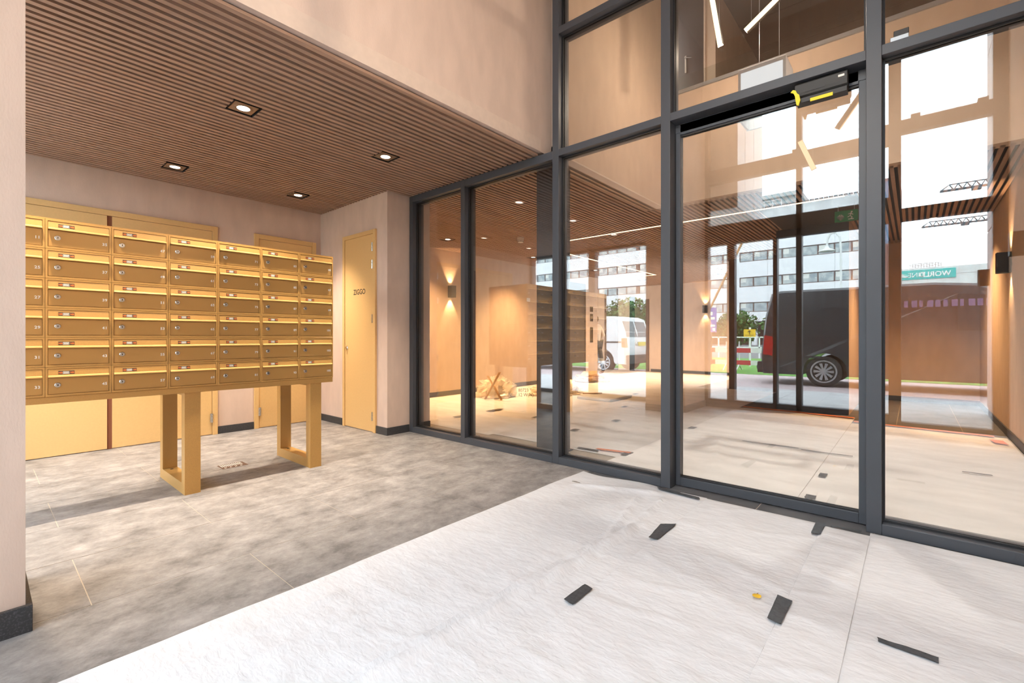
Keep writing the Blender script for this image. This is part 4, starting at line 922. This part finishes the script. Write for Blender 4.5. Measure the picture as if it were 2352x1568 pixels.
def tree(x, y, h, s, seed, label):
    t = empty('tree', (x, y, 0), label, 'tree', 'trees by the office building')
    MB().bar((x, y, -.01), (x, y, h * .6), .22, n=8).build('trunk', 'bark', t)
    rng = random.Random(seed); vs = []; fs = []
    for k in range(1500):
        a = rng.random() * 6.283; u = rng.uniform(-1, 1); rr = rng.random() ** .4 * (1 + .35 * noise.noise((a, u * 2, seed)))
        c = Vector((x + s * rr * math.cos(a) * math.sqrt(1 - u * u), y + s * rr * math.sin(a) * math.sqrt(1 - u * u), h - s + s * .9 * u * rr)); l = rng.uniform(.10, .24)
        d1 = Vector((rng.uniform(-1, 1), rng.uniform(-1, 1), rng.uniform(-1, 1))).normalized() * l; d2 = Vector((rng.uniform(-1, 1), rng.uniform(-1, 1), rng.uniform(-1, 1))).normalized() * l
        o_ = len(vs); vs += [c - d1, c + d2, c + d1, c - d2]; fs.append((o_, o_ + 1, o_ + 2, o_ + 3))
    o = MB().poly(vs, fs).build('foliage', 'foliage', t); o['kind'] = 'stuff'
TN = ['round green tree before the office columns behind the yellow sign', 'small green tree before the office columns beside the black van', 'slim green tree in front of the office building, left of the blue sign', 'broad green tree in front of the office windows behind the white van', 'tallest green tree in front of the office building']
for i, (x, y, h, s) in enumerate(((-14.2, -46, 4.2, 2.0), (-9.5, -43, 3.6, 1.7), (-23, -40, 5.5, 2.2), (-28.5, -47, 6.0, 2.4), (-36.5, -43, 7.2, 2.9))): tree(x, y, h, s, i + 3, TN[i])

# ------------------------------------------------------------------ white office building
OB = empty('office_building', (-32, -65, 0), 'long white office building with dark window bands across the lawn', 'building')
YO = -61.4; XA, XE = -62, -3.6
box('wall', XA, XE, YO - 8.2, YO - .3, 3.2, 18.1, 'office_white', OB)
zs = [5.1, 8.5, 11.9, 15.3]
edges = [3.2] + sum([[z - .65, z + .65] for z in zs], []) + [18.1]
for k in range(0, len(edges), 2):
    z0, z1 = edges[k], edges[k + 1]
    if k == 8: box('spandrel', XA, XE, YO - .3, YO, z0, z1, 'concrete', OB)
    else:
        for q in range(int((XE - XA) / 3.65)): box('spandrel', XA + q * 3.65, XA + q * 3.65 + 3.63, YO - .3, YO, z0, z1, 'office_white', OB)
me_w = {}
for zi, z in enumerate(zs):
    x = XA + .2; k = 0
    while x < XE - .6:
        wd = (1.7, 1.7, 1.7, 1.7, .5)[k % 5]
        if k % 5 == 4:
            box('pier_panel', x, x + .48, YO - .3, YO - .02, z - .65, z + .65, 'office_frame' if x < -24 else 'office_white', OB)
        else:
            key = (round(wd, 2),)
            if key not in me_w:
                f_ = MB(); f_.box(0, wd, -.12, 0, -.65, -.56); f_.box(0, wd, -.12, 0, .56, .65); f_.box(0, .07, -.12, 0, -.56, .56); f_.box(wd - .07, wd, -.12, 0, -.56, .56)
                p_ = MB().box(.07, wd - .07, -.08, -.05, -.56, .56)
                b_ = MB().box(.12, wd * .45, -.05, -.045, -.1, .55)
                me_w[key] = (f_.mesh('window', 'office_frame'), p_.mesh('pane', 'office_glass'), b_.mesh('blind', 'office_blind'))
            a, b, c = me_w[key]; o = link('window', a, OB); o.location = (x, YO - .1, z)
            o2 = link('pane', b); o2.parent = o
            if random.random() < .55:
                o3 = link('blind', c); o3.parent = o; o3.location = (0, 0, random.uniform(-.05, .1))
        x += wd; k += 1
for k in range(10): MB().lathe((XA + 3 + k * 6.1, YO - .8, -.01), 'z', [(0, .38), (3.25, .38)], 14).build('column', 'office_white', OB)
box('ground_floor', XA, XE, YO - 8, YO - 5, -.01, 3.2, 'office_frame', OB)
mb = MB().box(-24, -11.6, YO - 8, YO - 3, 18.1, 19.9); mb.build('roof_house', 'roof_grey', OB); box('roof_edge', -24.5, -11.2, YO - 8.4, YO - 2.4, 19.9, 20.4, 'roof_grey', OB)
mb = MB()
for k in range(26): mb.lathe((-16 + k * .5, YO - 1.2, 18.35), 'x', [(0, .25), (.42, .25)], 8)
mb.build('roof_ducts', 'crane', OB)
mb = MB()
for k in range(14): mb.bar((-26 + k, YO - .2, 18.1), (-26 + k, YO - .2, 19.0), .05)
mb.bar((-26, YO - .2, 19.0), (-13, YO - .2, 19.0), .05); mb.bar((-26, YO - .2, 18.55), (-13, YO - .2, 18.55), .04); mb.build('roof_railing', 'barrier_white', OB)
for x in (-4.9, -4.6): MB().bar((x, YO + .1, 3.2), (x, YO + .1, 17.6), .12, n=8).build('drain_pipe', 'pole', OB)
# ribbed tower
TW = empty('ribbed_tower', (-2.8, -76, 0), 'tall red-brown ribbed tower with blue glazed top', 'building')
box('core', -4.3, -1.3, -80, -70.4, -.01, 21.6, 'brick_red', TW)
for k in range(10): box('rib', -4.25 + k * .29, -4.25 + k * .29 + .15, -70.4, -70.28, 0, 13.0, 'brick_red', TW)
for z in (13.0, 17.2): box('glazed_band', -4.25, -1.35, -70.4, -70.3, z, z + 4.0, 'blue_glass', TW)
for z in (4.5, 8.8, 13.0, 17.1): box('floor_band', -4.3, -1.28, -70.4, -70.22, z - .12, z + .12, 'brick_red', TW)
# sign building
SB = empty('sign_building', (14, -157, 0), 'distant pale office block with teal rooftop sign', 'building')
box('block', -9, 60, -170, -153.2, -.01, 18.9, 'pale_panel', SB)
mb = MB()
for k in range(24): mb.box(-9 + k * 2.9, -9 + k * 2.9 + .12, -153.2, -153.12, 0, 18.9)
for k in range(6): mb.box(-9, 60, -153.2, -153.1, 3 * k + 2, 3 * k + 2.1)
mb.build('panel_grid', 'concrete', SB)
sg = box('sign_board', -3.2, 7.9, -153.2, -153.0, 16.0, 18.4, 'teal', SB)
fx = 153.0
link('lettering', text_mesh('WORLD', 1.75, 'white_print', lambda x, y, z: (7.0 - x * .92, -152.98 + z, 16.55 + y), bold=.035, extrude=.02), sg)
link('lettering', text_mesh('LINE', 1.75, 'white_print', lambda x, y, z: (2.0 - x * .92, -152.98 + z, 16.55 + y), bold=-.01, extrude=.02), sg)
mb = MB()
for k in range(5): mb.bar((-1.7 - k * .25, -152.97, 16.6 + k * .08), (-2.0 - k * .22, -152.97, 17.4 + k * .10), .1)
for k in range(5): mb.bar((-1.15 + k * 0, -152.97, 16.6), (-1.45 - k * .3, -152.97, 17.2 - k * .12), .08)
mb.build('logo', 'white_print', sg)
mb = MB()
for k in range(12): mb.bar((-.8 + k * .55, -154, 18.9), (-.8 + k * .55, -154, 20.1), .1)
for z in (19.3, 19.7, 20.1): mb.bar((-.8, -154, z), (5.3, -154, z), .1)
mb.build('roof_fence', 'crane', SB)
# tower cranes
def crane(x0, x1, y, z, mast, label):
    t = empty('tower_crane', (mast, y, 0), label, 'crane', 'tower cranes on the skyline')
    mb = MB(); n = int((x1 - x0) / 1.1); hgt = .95
    for yy in (-.45, .45): mb.bar((x0, y + yy, z), (x1, y + yy, z), .17)
    mb.bar((x0 + 1.2, y, z + hgt), (x1, y, z + hgt), .16)
    for k in range(n):
        a = x0 + 1.2 + k * 1.1
        if a + 1.1 > x1: break
        for yy in (-.45, .45): mb.bar((a, y, z + hgt), (a + .55, y + yy, z), .085); mb.bar((a + .55, y + yy, z), (a + 1.1, y, z + hgt), .085)
        mb.bar((a, y - .45, z), (a, y + .45, z), .05)
    for yy in (-.45, .45): mb.bar((x0, y + yy, z), (x0 + 1.2, y, z + hgt), .08)
    mb.build('jib', 'crane', t)
    mb = MB()
    for sx in (-.7, .7):
        for sy in (-.7, .7): mb.bar((mast + sx, y + sy, -.01), (mast + sx, y + sy, z + 3), .18)
    for k in range(int(z / 1.5)):
        mb.bar((mast - .7, y + .7, k * 1.5), (mast + .7, y + .7, k * 1.5 + 1.5), .1); mb.bar((mast - .7, y - .7, k * 1.5 + 1.5), (mast + .7, y - .7, k * 1.5), .1)
    mb.build('mast', 'crane', t)
    tx = x0 + (x1 - x0) * .22; box('trolley', tx - .6, tx + .6, y - .5, y + .5, z - .5, z - .06, 'crane', t)
crane(3.4, 24, -103, 26.3, 24, 'lattice tower crane jib rising higher over the skyline')
crane(1.2, 31, -123, 24.0, 31, 'lattice tower crane jib lying lower over the skyline')
